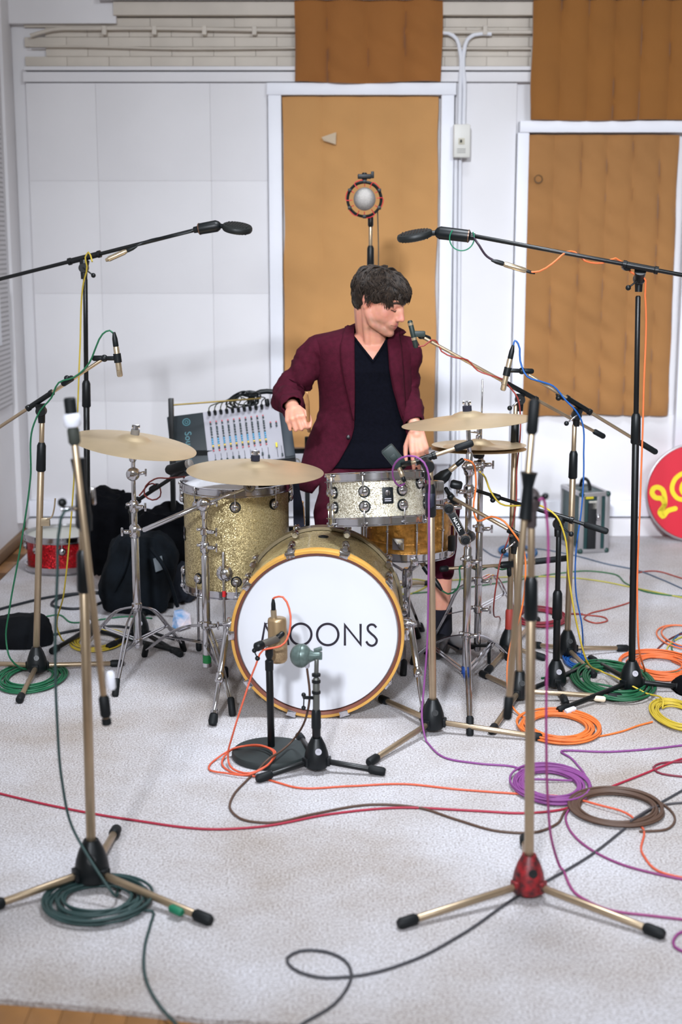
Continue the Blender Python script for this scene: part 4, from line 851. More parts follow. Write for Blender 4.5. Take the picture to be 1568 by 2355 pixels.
MB().rod(P(707, 1512, YMf - 0.01), P(706, 1536, YMf - 0.01), 0.0075).build('connector', GREYP, mm)
HUBF = hub
# --- stand g: tom microphone
hub = F(994, 1684); t = mic_stand('silver stand right of the bass drum carrying the purple cable', hub, P(989, 1060, hub.y), [F(877, 1615), F(850, 1762), F(1240, 1704)], NICKEL, None, 0.0125, zAt(1150, hub.y) , 1.05)
MB().rod(P(990, 1172, hub.y), P(989, 1128, hub.y), 0.0175, 14).build('sleeve', mat('navy_plastic', (22, 26, 44), 0.5), t)
piv = P(986, 1050, hub.y); boom(t, piv, P(945, 1065, hub.y + 0.10), P(1085, 1019, hub.y + 0.12), NICKEL, 0.007, 0.06, None, 0.035, False)
MB().rod(P(945, 1064, hub.y + 0.1), P(925, 1068, hub.y + 0.16), 0.009).build('mic_clip', BLACKP, t)
YG = hub.y + 0.18
mm = thing('square_microphone', 'black square-bodied microphone aimed at the rack tom', 'microphone', P(905, 1075, YG))
m0, m1 = P(890, 1032, YG), P(919, 1068, YG); dm = (m1 - m0).normalized(); um = dm.cross(V3(0, 1, 0)).normalized()
MB().box((m0 + m1) / 2, (0.045, 0.04, (m1 - m0).length + 0.01), (um, V3(0, 1, 0), dm), 0.007).box((m0 + m1) / 2 - um * 0.0 - V3(0, 0.021, 0), (0.02, 0.004, 0.02), (um, V3(0, 1, 0), dm), 0.001).build('body', mat('mic_dark_green', (22, 38, 36), 0.5), mm)
MB().tube([m1, m1 + dm * 0.02], [0.014, 0.012], 14).build('neck', BLACKP, mm); q = P(930, 1108, YG - 0.02)
MB().rod(P(917, 1074, YG - 0.01), P(926, 1097, YG - 0.02), 0.0085).build('connector', SILV, mm); MB().rod(P(926, 1096, YG - 0.02), q, 0.007).build('boot', BLACKP, mm)
HUBG = hub
# --- stand h: tall silver behind the hi-hat
hub = F(1169, 1508); t = mic_stand('tall silver stand behind the hi-hat with red cable', hub, P(1186, 930, hub.y), [F(1120, 1552), F(1250, 1520), F(1235, 1432)], NICKEL, None, 0.0115, zAt(998, hub.y))
piv = P(1196, 900, hub.y); boom(t, piv, P(975, 777, hub.y - 0.1), P(1388, 1004, hub.y + 0.1), NICKEL, 0.0062, 0.05, None, 0.08, True, -1)
clip(t, P(968, 772, hub.y - 0.1), P(952, 766, hub.y - 0.12))
mm = thing('slim_microphone', 'slim black microphone with silver band beside the drummer left shoulder', 'microphone', P(956, 798, hub.y - 0.12))
MB().rod(P(942, 737, hub.y - 0.12), P(957, 800, hub.y - 0.12), 0.0095, 14).build('body', mat('mic_dark_green', (22, 38, 36), 0.5), mm)
for a, b in ((742, 748), (776, 782)): MB().cyl(P(942 + (a - 737) * 0.238, a, hub.y - 0.12), P(942 + (b - 737) * 0.238, b, hub.y - 0.12), 0.0102).build('silver_band', SILV, mm)
MB().box(P(962, 768, hub.y - 0.115), (0.05, 0.02, 0.022), None, 0.005).build('grip', mat('mic_dark_green', (22, 38, 36), 0.5), mm)
MB().rod(P(1172, 1400, hub.y), P(1170, 1476, hub.y), 0.0165, 14).build('red_sleeve', mat('red_sleeve', (150, 48, 38), 0.6), t)
HUBH = hub
# second arm on stand h, low, to under the snare
bp = P(1170, 1298, hub.y - 0.02); MB().rod(P(1022, 1308, 5.30), P(1155, 1300, hub.y - 0.04), 0.0066).rod(P(1155, 1300, hub.y - 0.04), P(1250, 1290, hub.y + 0.02), 0.0066).build('side_arm', NICKEL, t)
MB().rod(P(1150, 1300, hub.y - 0.045), P(1188, 1296, hub.y - 0.015), 0.014).rod(bp, P(1171, 1325, hub.y - 0.02), 0.009).build('side_arm_clamp', BLACKP, t)
MB().rod(P(1012, 1309, 5.29), P(1030, 1307, 5.30), 0.012).build('side_arm_tip', RUBBER, t); MB().rod(P(1225, 1292, hub.y + 0.01), P(1310, 1283, hub.y + 0.05), 0.0125).build('side_arm_grip', RUBBER, t)
pencil_mic('silver pencil microphone under the snare with green cable', P(963, 1284, 5.24), P(1016, 1358, 5.20), 0.35)
# --- stand i: silver with blue cable
hub = F(1303, 1512); t = mic_stand('silver boom stand with blue cable before the flight case', hub, P(1321, 975, hub.y), [F(1440, 1498), F(1365, 1560), F(1225, 1490)], NICKEL, None, 0.0122, zAt(1068, hub.y))
piv = P(1326, 935, hub.y); boom(t, piv, P(1215, 862, hub.y - 0.06), P(1508, 1040, hub.y + 0.08), NICKEL, 0.0066, 0.085, None, 0.06, True, -1)
MB().rod(P(1280, 905, hub.y - 0.02), P(1300, 917, hub.y - 0.01), 0.0105).ell(P(1284, 915, hub.y - 0.03), 0.011).build('boom_stop', BLACKP, t)
clip(t, P(1200, 853, hub.y - 0.06), P(1172, 852, hub.y - 0.07))
pencil_mic('silver pencil microphone with black tail above the right crash', P(1156, 898, hub.y - 0.07), P(1180, 794, hub.y - 0.07), 0.42)
HUBI = hub
# --- stand j: black low boom
hub = F(1277, 1585); t = mic_stand('low black boom stand with yellow cable beside the green coil', hub, P(1285, 1210, hub.y), [F(1300, 1625), F(1205, 1600), F(1345, 1540)], BLACKM, None, 0.013, zAt(1390, hub.y))
piv = P(1284, 1186, hub.y); boom(t, piv, P(1095, 1128, hub.y + 0.18), P(1395, 1222, hub.y - 0.06), BLACKM, 0.0068, 0.085, None, 0.05, True, 1)
MB().rod(P(1128, 1139, hub.y + 0.15), P(1150, 1146, hub.y + 0.13), 0.0125).ell(P(1133, 1150, hub.y + 0.13), 0.010).build('boom_stop', BLACKP, t)
HUBJ = hub
# --- stand l: silver low boom, snare mic
hub = F(1193, 1612); t = mic_stand('silver stand with orange cable between hi-hat and red hub stand', hub, P(1187, 1250, hub.y), [F(1425, 1612), F(1108, 1557), F(1130, 1690)], NICKEL, None, 0.0115, None)
piv = P(1184, 1224, hub.y); boom(t, piv, P(1040, 1145, hub.y + 0.12), P(1195, 1232, hub.y - 0.01), NICKEL, 0.0066, 0.0, None, 0.025, True, -1)
lgp = F(1425, 1612, 0.014); p0 = V3(hub.x, hub.y, 0.04); dd = (lgp - p0).normalized(); MB().rod(lgp - dd * 0.09, lgp - dd * 0.05, 0.0105).build('cream_tape', mat('cream_tape', (222, 206, 180), 0.7), t)
clip(t, P(1036, 1142, hub.y + 0.12), P(1024, 1122, hub.y + 0.1)); YL = hub.y + 0.1
mm = thing('wedge_microphone', 'black microphone with silver tail over the snare edge', 'microphone', P(1010, 1120, YL))
MB().tube([P(995, 1115, YL), P(1002, 1110, YL), P(1022, 1094, YL), P(1034, 1083, YL)], [0.018, 0.024, 0.022, 0.012], 16).build('body', BLACKP, mm)
MB().rod(P(1032, 1084, YL), P(1050, 1069, YL), 0.0095).build('sleeve', SILV, mm); MB().rod(P(1048, 1071, YL), P(1066, 1056, YL), 0.009).build('connector', BLACKP, mm)
MB().rod(P(1036, 1112, YL), P(1062, 1118, YL), 0.016).build('clip_body', BLACKP, mm)
HUBL = hub
# --- stand k: tall black at right, ribbon microphone
hub = F(1450, 1592); t = mic_stand('tall black boom stand at right with orange cable', hub, P(1467, 680, hub.y), [F(1286, 1642), F(1358, 1522), F(1580, 1590)], BLACKM, None, 0.0125, zAt(985, hub.y), 1.08)
MB().rod(F(1300, 1638, 0.016), F(1322, 1630, 0.018), 0.0105).build('white_tape', mat('white_tape', (224, 226, 236), 0.6), t)
piv = P(1470, 620, hub.y); boom(t, piv, P(1085, 542, hub.y + 0.05), P(1640, 646, hub.y - 0.08), BLACKM, 0.0072, 0.0, None, 0.06, True, -1)
MB().lathe(P(1441, 612, hub.y - 0.02), (0, -1, 0), [(0, -0.02), (0.016, -0.02), (0.016, 0.012), (0.01, 0.014), (0, 0.014)], 18).build('clamp_screw', BLACKM, t)
pa, pb, pc = P(1092, 545, hub.y + 0.04), P(1000, 534, hub.y + 0.06), P(918, 548, hub.y + 0.08)
ribbon_mic('black ribbon microphone with green tape on the boom at upper right', pa, pb, pc, V3(0.28, -0.22, 1))
ib = thing('inline_connector', 'silver inline cable connector hanging below the upper right boom', 'connector', P(1190, 620, hub.y))
p0, p1 = P(1158, 607, hub.y), P(1210, 623, hub.y); d_ = (p1 - p0).normalized()
MB().rod(p0, p1, 0.0095).build('barrel', SILV, ib); xlr(MB(), p0, -d_, 0.85).build('boot', BLACKP, ib); xlr(MB(), p1, d_, 0.6).build('boot', BLACKP, ib)
MB().tube(spline([p0 - d_ * 0.03, P(1120, 590, hub.y), P(1100, 562, hub.y), P(1090, 548, hub.y + 0.03)], 0.01), 0.004, 8).build('black_lead', mat('dark_lead', (40, 24, 40), 0.5), ib)
gt = P(1034, 538, hub.y + 0.035); MB().torus(P(1062, 548, hub.y + 0.03), (0, 1, 0.1), 0.042, 0.0022, 30, 6, 150, 400).build('green_tie', mat('green_tape_bright', (10, 110, 78), 0.6), None, 'green cable tie looped under the upper right ribbon microphone', 'cable tie')
HUBK = hub
# --- stand n: behind the drummer, big microphone in a shock mount
hub = V3(P(852, 1000, 6.45).x, 6.45, 0); t = mic_stand('tall silver stand behind the drummer under the round microphone', hub, P(852, 500, 6.45), [hub + V3(0.3, 0.05, 0), hub + V3(-0.2, 0.25, 0), hub + V3(-0.15, -0.27, 0)], NICKEL, None, 0.0115, zAt(592, 6.45))
for a, b in ((497, 522), (578, 603)): MB().rod(P(852, a, 6.45), P(852, b, 6.45), 0.0125).build('black_sleeve', BLACKM, t)
YN = 6.40; c_ = P(838, 458, YN)
mm = thing('studio_microphone', 'round silver microphone in red and black shock mount above the drummer', 'microphone', P(845, 497, YN))
MB().ell(c_ + V3(0, -0.02, 0), (0.048, 0.03, 0.050), None, 28, 18).build('grille', GRILL, mm); MB().lathe(c_, (0.1, 1, 0), [(0, 0.10), (0.035, 0.10), (0.045, 0.06), (0.048, -0.005), (0.046, -0.012), (0, -0.012)], 28).build('body', SILV, mm)
RBAND = mat('red_elastic', (196, 34, 48), 0.6)
MB().torus(c_ + V3(0, 0.01, 0), (0, 1, 0), 0.074, 0.006, 44, 8).build('shock_ring', BLACKP, mm); MB().torus(c_ + V3(0, 0.05, 0), (0, 1, 0), 0.074, 0.006, 44, 8).build('shock_ring', BLACKP, mm)
for k in range(6):
    a = R(30 + 60 * k); o_ = V3(math.cos(a), 0, math.sin(a)); a2 = R(30 + 60 * k + 34); o2 = V3(math.cos(a2), 0, math.sin(a2))
    MB().tube(spline([c_ + o_ * 0.054 + V3(0, -0.005, 0), c_ + o_ * 0.078 + V3(0, -0.004, 0), c_ + o2 * 0.080 + V3(0, -0.002, 0), c_ + o2 * 0.054 + V3(0, -0.005, 0)], 0.01), 0.002, 6).build('elastic_cord', RBAND, mm)
    MB().box(c_ + o_ * 0.075, (0.016, 0.03, 0.016), None, 0.003).build('cord_post', BLACKP, mm)
MB().box(c_ + V3(0.0, 0.03, 0.098), (0.06, 0.05, 0.02), None, 0.004).rod(c_ + V3(0, 0.03, 0.08), c_ + V3(0, 0.03, 0.115), 0.012).box(c_ + V3(0.035, 0.02, 0.105), (0.014, 0.014, 0.03), None, 0.003).build('top_clamp', BLACKP, mm)
MB().rod(P(845, 500, YN + 0.04), c_ + V3(0.01, 0.04, -0.07), 0.009).build('stem', BLACKP, mm)
# ================================================================== mixer, bags, cases
YX = 6.35
mx = thing('mixing_desk', 'grey mixing desk in black case standing behind the floor tom', 'mixing desk', P(530, 1100, YX))
tl, tr_, bl_ = P(466, 947, YX + 0.06), P(640, 947, YX + 0.06), P(481, 1076, YX - 0.05)
ux = V3(1, 0, 0.0); uy = (tl - bl_); uy.x = 0.0; Hh = uy.length; uy.normalize(); un = ux.cross(uy).normalized()     # un towards camera
if un.y > 0: un = -un
tilt = (tl - bl_).x / Hh                              # the desk leans sideways a little
uy2 = (uy + ux * tilt).normalized(); ux2 = (ux - uy2 * ux.dot(uy2)).normalized(); un = ux2.cross(uy2); un = un if un.y < 0 else -un
Wd = (tr_ - tl).length
def MX(u, v, h=0.0): return bl_ + ux2 * (u * Wd) + uy2 * (v * Hh) + un * h
AX = (ux2, uy2, un)
MB().box(MX(0.33, 0.5, -0.055), (Wd * 1.62, Hh * 1.02, 0.10), AX, 0.006).build('case', mat('desk_black', (14, 28, 34), 0.45), mx)
MB().box(MX(0.5, 0.5, -0.003), (Wd, Hh, 0.008), AX, 0.002).build('control_panel', GREYP, mx)
MB().box(MX(1.07, 0.42, -0.06), (Wd * 0.14, Hh * 0.8, 0.12), AX, 0.006).build('side_cheek', mat('desk_cheek', (18, 34, 46), 0.5), mx)
KN = MB().lathe((0,0,0), (0,0,1), [(0.0046, 0), (0.0042, 0.009), (0.003, 0.0095), (0, 0.0095)], 10).mesh('knob'); 
def knobs(name, m, rows_, cols_, sc=1.0):
    me = KN.copy(); me.materials.append(m)
    for v in rows_:
        for u in cols_:
            o = put(name, me, m, mx, basisM(MX(u, v, 0.001), ux2 * sc, uy2 * sc, un * sc))
ch = [0.085 + 0.0775 * k for k in range(10)]
kd, kb, ky, kr = mat('knob_dark', (18, 40, 44), 0.5), mat('knob_blue', (70, 150, 190), 0.5), mat('knob_yellow', (222, 190, 70), 0.5), mat('knob_red', (190, 70, 80), 0.5)
knobs('red_knob', kr, [0.80, 0.285], ch, 0.8); knobs('dark_knob', kd, [0.765, 0.70, 0.665, 0.62, 0.575, 0.52, 0.325], ch); knobs('blue_knob', kb, [0.485, 0.445, 0.405], ch); knobs('yellow_knob', ky, [0.365], ch); knobs('dark_knob', kd, [0.63, 0.59], [0.87, 0.945]); knobs('red_knob', kr, [0.66], [0.87, 0.945], 0.8)
for k, u in enumerate(ch + [0.90, 0.96]):
    MB().box(MX(u + 0.012, 0.13, 0.0012), (0.0022, Hh * 0.20, 0.001), AX).build('fader_slot', BLACKP, mx)
    v = 0.245 if k == 10 else random.choice([0.06, 0.07, 0.10, 0.12])
    MB().box(MX(u + 0.012, v, 0.006), (0.0085, 0.014 if k != 10 else 0.022, 0.011), AX, 0.002).build('fader_cap', mat('fader_yellow', (226, 208, 40), 0.5) if k == 10 else kd, mx)
for k, u in enumerate(ch):
    MB().rod(MX(u, 0.93, 0.0), MX(u, 0.965, 0.03), 0.0075, 10).build('jack_plug', BLACKP, mx)
for (u, v) in ((0.86, 1.02), (0.945, 1.02)): MB().rod(MX(u, v - 0.07, 0.01), MX(u, v + 0.05, 0.02), 0.0105, 12).build('line_plug', BLACKP, mx)
put('lettering', text_mesh('Soundcraft', 0.043, 0.0004), mat('print_teal', (70, 120, 128), 0.5), mx, basisM(MX(-0.23, 0.34, -0.004), -uy2, ux2, un) @ Matrix.Rotation(0, 4, 'Z'))
MB().torus(MX(-0.23, 0.865, -0.004), un, 0.016, 0.0025, 24, 6).torus(MX(-0.23, 0.865, -0.004), un, 0.007, 0.002, 18, 6).build('emblem', mat('print_teal', (70, 120, 128), 0.5), mx)
MB().tube(spline([MX(0.62, 1.0, -0.04), MX(0.64, 1.18, -0.04), MX(0.72, 1.26, -0.04), MX(0.95, 1.26, -0.04), MX(1.05, 1.2, -0.04), MX(1.07, 1.0, -0.04)], 0.02), 0.012, 10).build('handle', BLACKP, mx)
# patch leads: each lead a thing
for k, u in enumerate(ch):
    a = MX(u, 0.965, 0.03); h_ = 0.06 + 0.012 * (k % 3); pts = [a, MX(u + 0.01, 1.02, 0.035), MX(u + 0.06, 1.0 + h_ * 1.6, 0.01), MX(0.42 + 0.02 * k, 1.06 + h_ * 1.5, 0.0 + 0.004 * k)]
    MB().tube(spline(pts, 0.015), 0.0026, 6).build('patch_lead', mat('lead_olive', (58, 60, 46), 0.6) if k < 7 else BLACKP, None, 'thin dark patch lead in the %s socket from the left on the mixing desk' % ('first', 'second', 'third', 'fourth', 'fifth', 'sixth', 'seventh', 'eighth', 'ninth', 'tenth')[k], 'cable', 'patch leads on the mixing desk')
cp = [];
for i in range(110):
    a = i * 2 * math.pi / 22; cp.append(MX(0.56, 1.12, 0.0) + ux2 * (0.058 + 0.008 * math.sin(i * .7)) * math.cos(a) + V3(0, 0, 1) * (0.034 + 0.008 * math.cos(i * .5)) * math.sin(a) + un * (0.012 * math.sin(i * 0.33)) + ux2 * (0.02 * math.sin(i * 0.17)))
MB().tube(cp, 0.0042, 6).build('cable_bundle', BLACKP, None, 'bundle of black cable looped on top of the mixing desk', 'cable')
# stand that carries the desk
ms = thing('desk_stand', 'black tubular stand with tall post carrying the mixing desk', 'stand', P(395, 1190, YX - 0.1) * 1.0)
pp0 = P(393, 916, YX - 0.06); pz = V3(pp0.x, pp0.y, 0)
ORG[ms] = V3(pz.x, pz.y, 0); ms.location = ORG[ms]
MB().box(V3(pz.x, pz.y, pp0.z / 2 + 0.0), (0.022, 0.03, pp0.z), None, 0.003).build('post', BLACKM, ms)
MB().box(V3(pz.x + 0.60, pz.y + 0.14, 0.36), (0.022, 0.03, 0.72), None, 0.003).build('post', BLACKM, ms)
MB().rod(pp0 + V3(0.0, -0.004, -0.03), P(600, 916, YX + 0.05), 0.0038, 8).build('top_rod', mat('brass_rod', (150, 128, 70), 0.4, 0.6), ms)
for z in (0.30, 0.66): MB().bar(V3(pz.x, pz.y + 0.03, z), V3(pz.x + 0.60, pz.y + 0.11, z), 0.022, 0.022).build('cross_bar', BLACKM, ms)
for x in (0, 0.60): MB().bar(V3(pz.x + x, pz.y - 0.2, 0.014), V3(pz.x + x, pz.y + 0.35, 0.014), 0.026, 0.026).build('foot_bar', BLACKM, ms)
MB().bar(V3(pz.x + 0.6, pz.y + 0.02, 0.04), V3(pz.x + 0.75, pz.y + 0.02, 0.30), 0.02, 0.02).build('brace', BLACKM, ms)
# soft bags: noise-shaped cloth
def bag(label, c, r, seed, m=CLOTHB, flat=0.0, straps=(), amp=0.16, name='cloth_bag', axes=None, pock=None, fr=7):
    t = thing(name, label, 'bag', (c.x, c.y, 0)); mb = MB().ell((0, 0, 0), 1.0, None, 40, 26); V = []
    for v in mb.v:
        q = Vector((math.copysign(abs(v.x) ** 0.75, v.x), math.copysign(abs(v.y) ** 0.75, v.y), math.copysign(abs(v.z) ** 0.72, v.z)))
        n_ = 1 + amp * (noise.noise(v * 1.6 + Vector((seed, 0, 0))) + 0.45 * noise.noise(v * fr * 0.6 + Vector((0, seed, 0))) + 0.25 * noise.noise(v * fr + Vector((0, seed, 0))))
        p = Vector((q.x * r[0] * n_, q.y * r[1] * n_, q.z * r[2] * n_))
        if axes: p = axes[0] * p.x + axes[1] * p.y + axes[2] * p.z
        p = p + c; p.z = max(p.z, 0.004); V.append(p)
    mb.v = V; mb.build('body', m, t, smooth=70)
    for s_ in straps: MB().tube(spline([P(*k) for k in s_], 0.02), 0.009, 6).build('strap', m, t)
    return t
t = bag('large dark backpack slumped behind the left crash stand', P(318, 1320, 6.05), (0.165, 0.11, 0.19), 3, mat('backpack_teal', (12, 18, 24), 0.85, 0, 0.5, 9, 0.5, 50, spec=0.15), axes=(V3(0.96, 0, -0.28), V3(0, 1, 0), V3(0.28, 0, 0.96)), straps=[[(345, 1260, 5.93), (375, 1300, 5.92), (395, 1350, 5.92), (408, 1395, 5.95)], [(300, 1250, 5.93), (285, 1310, 5.92), (262, 1360, 5.94)]])
MB().add([P(352, 1285, 5.925), P(372, 1278, 5.93), P(378, 1308, 5.925), P(358, 1316, 5.92), P(352, 1285, 5.935), P(372, 1278, 5.94), P(378, 1308, 5.935), P(358, 1316, 5.93)], [(0, 1, 2, 3), (7, 6, 5, 4), (0, 4, 5, 1), (1, 5, 6, 2), (2, 6, 7, 3), (3, 7, 4, 0)]).build('pocket_patch', mat('patch_grey', (108, 116, 122), 0.7), t)
bag('black jacket heaped on top of the bags at the left', P(262, 1222, 6.5), (0.13, 0.12, 0.20), 9, CLOTHB, name='heaped_jacket', amp=0.3)
bag('black cloth bag between the backpack and the floor tom', P(385, 1255, 6.3), (0.17, 0.14, 0.18), 15, CLOTHB, amp=0.25)
bag('dark blue bag lying low under the ride cymbal stand', P(400, 1340, 6.25), (0.11, 0.10, 0.12), 27, mat('bag_navy', (16, 22, 34), 0.9, 0, 0.3, 9, 0.5, 50), amp=0.25)
bag('rounded black bag on the carpet at the left edge', P(48, 1470, 5.55), (0.125, 0.10, 0.105), 33, mat('bag_black', (9, 12, 16), 0.85, 0, 0.3, 12, 0.4, 60, spec=0.15), amp=0.12)
bag('black bag at the right edge by the yellow coil', P(1592, 1600, 4.95), (0.075, 0.09, 0.075), 41, CLOTHB, amp=0.1)
lf = thing('leaflet', 'crumpled blue and white leaflet on the floor near the bags', 'leaflet', F(415, 1440))
lp = [F(395, 1442, 0.01), F(412, 1450, 0.008), F(440, 1440, 0.012), P(437, 1412, 5.8), P(418, 1402, 5.8), P(400, 1405, 5.8)]
mb = MB().add([p for p in lp] + [p + V3(0, 0.004, 0.001) for p in lp], [(0, 1, 2, 3, 4, 5), (11, 10, 9, 8, 7, 6)] + [(i, (i+1) % 6, 6 + (i+1) % 6, 6 + i) for i in range(6)])
mb.build('sheet', mat('leaflet_blue', (60, 130, 180), 0.6, 0, 0, 18, rgb2=(214, 196, 196)), lf, smooth=0)
# red snare on the floor by the left wall
bw, ch_ = P(145, 1290, 6.85), None
drum('spare_snare_drum', 'red sparkle snare drum on the floor in the left corner', (P(145, 1290, 6.88).x, 6.88, 0.022), (0, 0, 1), 0.172, 0.15, REDSP, 8, 10, 1, headm=mat('head_clear', (196, 196, 186), 0.3))
# flight case
fc = thing('flight_case', 'small upright flight case, black with aluminium edges, by back wall', 'flight case', F(1350, 1268))
x0, x1 = P(1332, 1275, 6.95).x, P(1394, 1275, 6.95).x; x00 = P(1306, 1150, 7.4).x
f0_ = F(1332, 1273); f1_ = F(1394, 1270); back = 0.27; hgt = P(1360, 1138, f0_.y).z
Xv = (f1_ - f0_).normalized(); Yv = V3(-0.02, 1, 0); Yv = (Yv - Xv * Yv.dot(Xv)).normalized(); Zv = V3(0, 0, 1); wd = (f1_ - f0_).length
def FCp(u, v, z): return f0_ + Xv * (u * wd) + Yv * v + Zv * z
TEAL = mat('case_teal_laminate', (30, 62, 62), 0.45, 0, 0.1, 8); ALU = mat('case_aluminium', (190, 188, 190), 0.35, 0.85)
MB().box(FCp(0.5, back / 2, hgt / 2 + 0.005), (wd - 0.008, back - 0.008, hgt - 0.008), (Xv, Yv, Zv), 0.002).build('body', TEAL, fc)
MB().box(FCp(0.44, -0.001, hgt * 0.45), (wd * 0.34, 0.006, hgt * 0.82), (Xv, Yv, Zv), 0.001).build('front_panel', mat('case_black', (16, 18, 22), 0.5), fc)
MB().box(FCp(0.44, -0.0015, hgt * 0.82), (wd * 0.30, 0.005, hgt * 0.14), (Xv, Yv, Zv), 0.001).build('paper_label', mat('label_cream', (200, 196, 186), 0.6), fc)
for (u, v) in ((0, 0), (1, 0), (0, 1), (1, 1), (0.66, 0)):
    MB().box(FCp(u + (0.03 if u == 0 else -0.03 if u == 1 else 0), v * back, hgt / 2 + 0.005), (0.026, 0.014, hgt), (Xv, Yv, Zv), 0.002).build('edge_trim', ALU, fc)
for z in (0.012, hgt):
    for (a, b, s_) in ((0.5, 0, 0), (0.5, 1, 0)): MB().box(FCp(a, b * back, z), (wd, 0.018, 0.02), (Xv, Yv, Zv), 0.002).build('edge_trim', ALU, fc)
    for a in (0, 1): MB().box(FCp(a, back / 2, z), (0.018, back, 0.02), (Xv, Yv, Zv), 0.002).build('edge_trim', ALU, fc)
    for a in (0.02, 0.98): MB().ell(FCp(a, 0.0, z), 0.016, None, 10, 8).build('corner_ball', mat('corner_dark', (30, 60, 55), 0.5), fc)
MB().rod(FCp(0.62, -0.006, hgt * 0.66), FCp(0.62, -0.012, hgt * 0.56), 0.012).build('catch', CHROME, fc)
MB().box(FCp(0.3, -0.002, hgt * 0.96), (wd * 0.28, 0.008, 0.02), (Xv, Yv, Zv)).build('yellow_tape', mat('yellow_tape', (224, 206, 40), 0.6), fc)
MB().tube(spline([FCp(0.5, back * 0.25, hgt + 0.008), FCp(0.5, back * 0.3, hgt + 0.04), FCp(0.5, back * 0.7, hgt + 0.04), FCp(0.5, back * 0.75, hgt + 0.008)], 0.02), 0.009, 8).build('handle', RUBBER, fc)
# red round sign leaning on the wall, yellow script
YSg = 7.50; cs = P(1599, 1134, YSg); rs = 112 / S(YSg); sn = V3(0, -1, 0.10).normalized(); su = V3(1, 0, 0); sv = sn.cross(su); sv = sv if sv.z > 0 else -sv
cs.z = rs * sv.z + 0.012
rsn = thing('round_sign', 'round red sign with yellow script leaning against the back wall', 'sign', V3(cs.x, cs.y, 0))
MB().lathe(cs - sn * 0.03, sn, [(0, 0), (rs * 0.98, 0), (rs, 0.006), (rs, 0.024), (rs * 0.985, 0.03), (0, 0.03)], 72).build('disc', mat('sign_red', (206, 14, 44), 0.45, 0, 0.03, 4), rsn)
MB().torus(cs - sn * 0.012, sn, rs + 0.004, 0.008, 72, 8).build('rim', ALU, rsn)
k_ = S(YSg)
def SG(px, py): return cs + su * ((px - 1599) / k_) + sv * ((1134 - py) / k_) + sn * 0.0005
YEL = mat('sign_yellow', (232, 206, 22), 0.5)
def sgl(pts, w_=0.024, closed=False):
    p = spline([SG(*q) for q in pts], 0.008, closed); ribbon(MB(), p, w_, sn, closed, 0.003).build('letter', YEL, rsn, smooth=0)
    if not closed:
        for e in (p[0], p[-1]): MB().lathe(e, sn, [(0, 0), (w_ / 2, 0), (w_ / 2, 0.0031), (0, 0.0031)], 14).build('letter', YEL, rsn, smooth=0)
sgl([(1552, 1171), (1534, 1177), (1523, 1189), (1517, 1182), (1527, 1160), (1520, 1148), (1505, 1145), (1497, 1134), (1500, 1124), (1511, 1121), (1521, 1127), (1526, 1140), (1527, 1160), (1517, 1182)], 0.026)
sgl([(1580, 1152), (1556, 1146), (1544, 1128), (1549, 1104), (1570, 1088), (1598, 1092), (1612, 1116), (1602, 1140), (1580, 1142), (1566, 1126), (1572, 1110), (1588, 1112)], 0.024)
sgl([(1625, 1100), (1640, 1140), (1655, 1100)], 0.024)
# ================================================================== the drummer
YM = 5.75
SM = S(YM)
man = thing('person', 'seated drummer in burgundy suit and black V-neck, head turned down to the side', 'person', V3(P(850, 1100, YM).x, YM + 0.02, 0))
def interp(tab, py):
    if py <= tab[0][0]: return tab[0][1:]
    for a, b in zip(tab, tab[1:]):
        if a[0] <= py <= b[0]:
            k = (py - a[0]) / (b[0] - a[0]); k2 = k
            return tuple(x + (y - x) * k2 for x, y in zip(a[1:], b[1:]))
    return tab[-1][1:]
#        py    cx   hw    depth  dY
TORSO = [(740, 862, 40, 0.055, 0.045), (752, 857, 60, 0.066, 0.04), (762, 850, 86, 0.08, 0.03), (771, 822, 104, 0.09, 0.02), (784, 828, 121, 0.102, 0.01), (805, 836, 117, 0.112, 0.0), (850, 838, 109, 0.122, -0.005),
         (900, 841, 108, 0.122, 0.0), (943, 844, 110, 0.118, 0.0), (975, 838, 117, 0.118, 0.0), (1013, 830, 126, 0.124, 0.0), (1051, 826, 131, 0.134, -0.01), (1096, 822, 137, 0.15, -0.02), (1128, 820, 139, 0.155, -0.03)]
EDGE = [(740, 822, 902), (752, 815, 900), (770, 814, 893), (783, 814.5, 890), (840, 815, 895), (890, 815.5, 904), (943, 815, 919), (975, 814, 931), (1000, 807, 937), (1013, 800, 940), (1051, 778, 944), (1083, 752, 947), (1110, 729, 950), (1128, 716, 952)]
def ring(py, inset=0.0):
    cx, hw, b, dy = interp(TORSO, py); c = P(cx, py, YM + dy); return c, hw / SM - inset, b - inset
def surf(px, py, inset=0.0, off=0.0):
    c, a, b = ring(py, inset); x = P(px, py, YM - 0.08).x - c.x; k = max(-0.995, min(0.995, x / a)); ph = math.asin(k)
    p = V3(c.x + a * math.sin(ph), c.y - b * math.cos(ph), c.z); n_ = V3(math.sin(ph) / a, -math.cos(ph) / b, 0).normalized()
    return p + n_ * off
SUIT = mat('burgundy_wool', (64, 13, 30), 0.9, 0, 0.16, 60, 0.35, 300, spec=0.15)
SHIRT = mat('navy_black_knit', (7, 8, 17), 0.95, 0, 0.2, 80, 0.3, 300, spec=0.1)
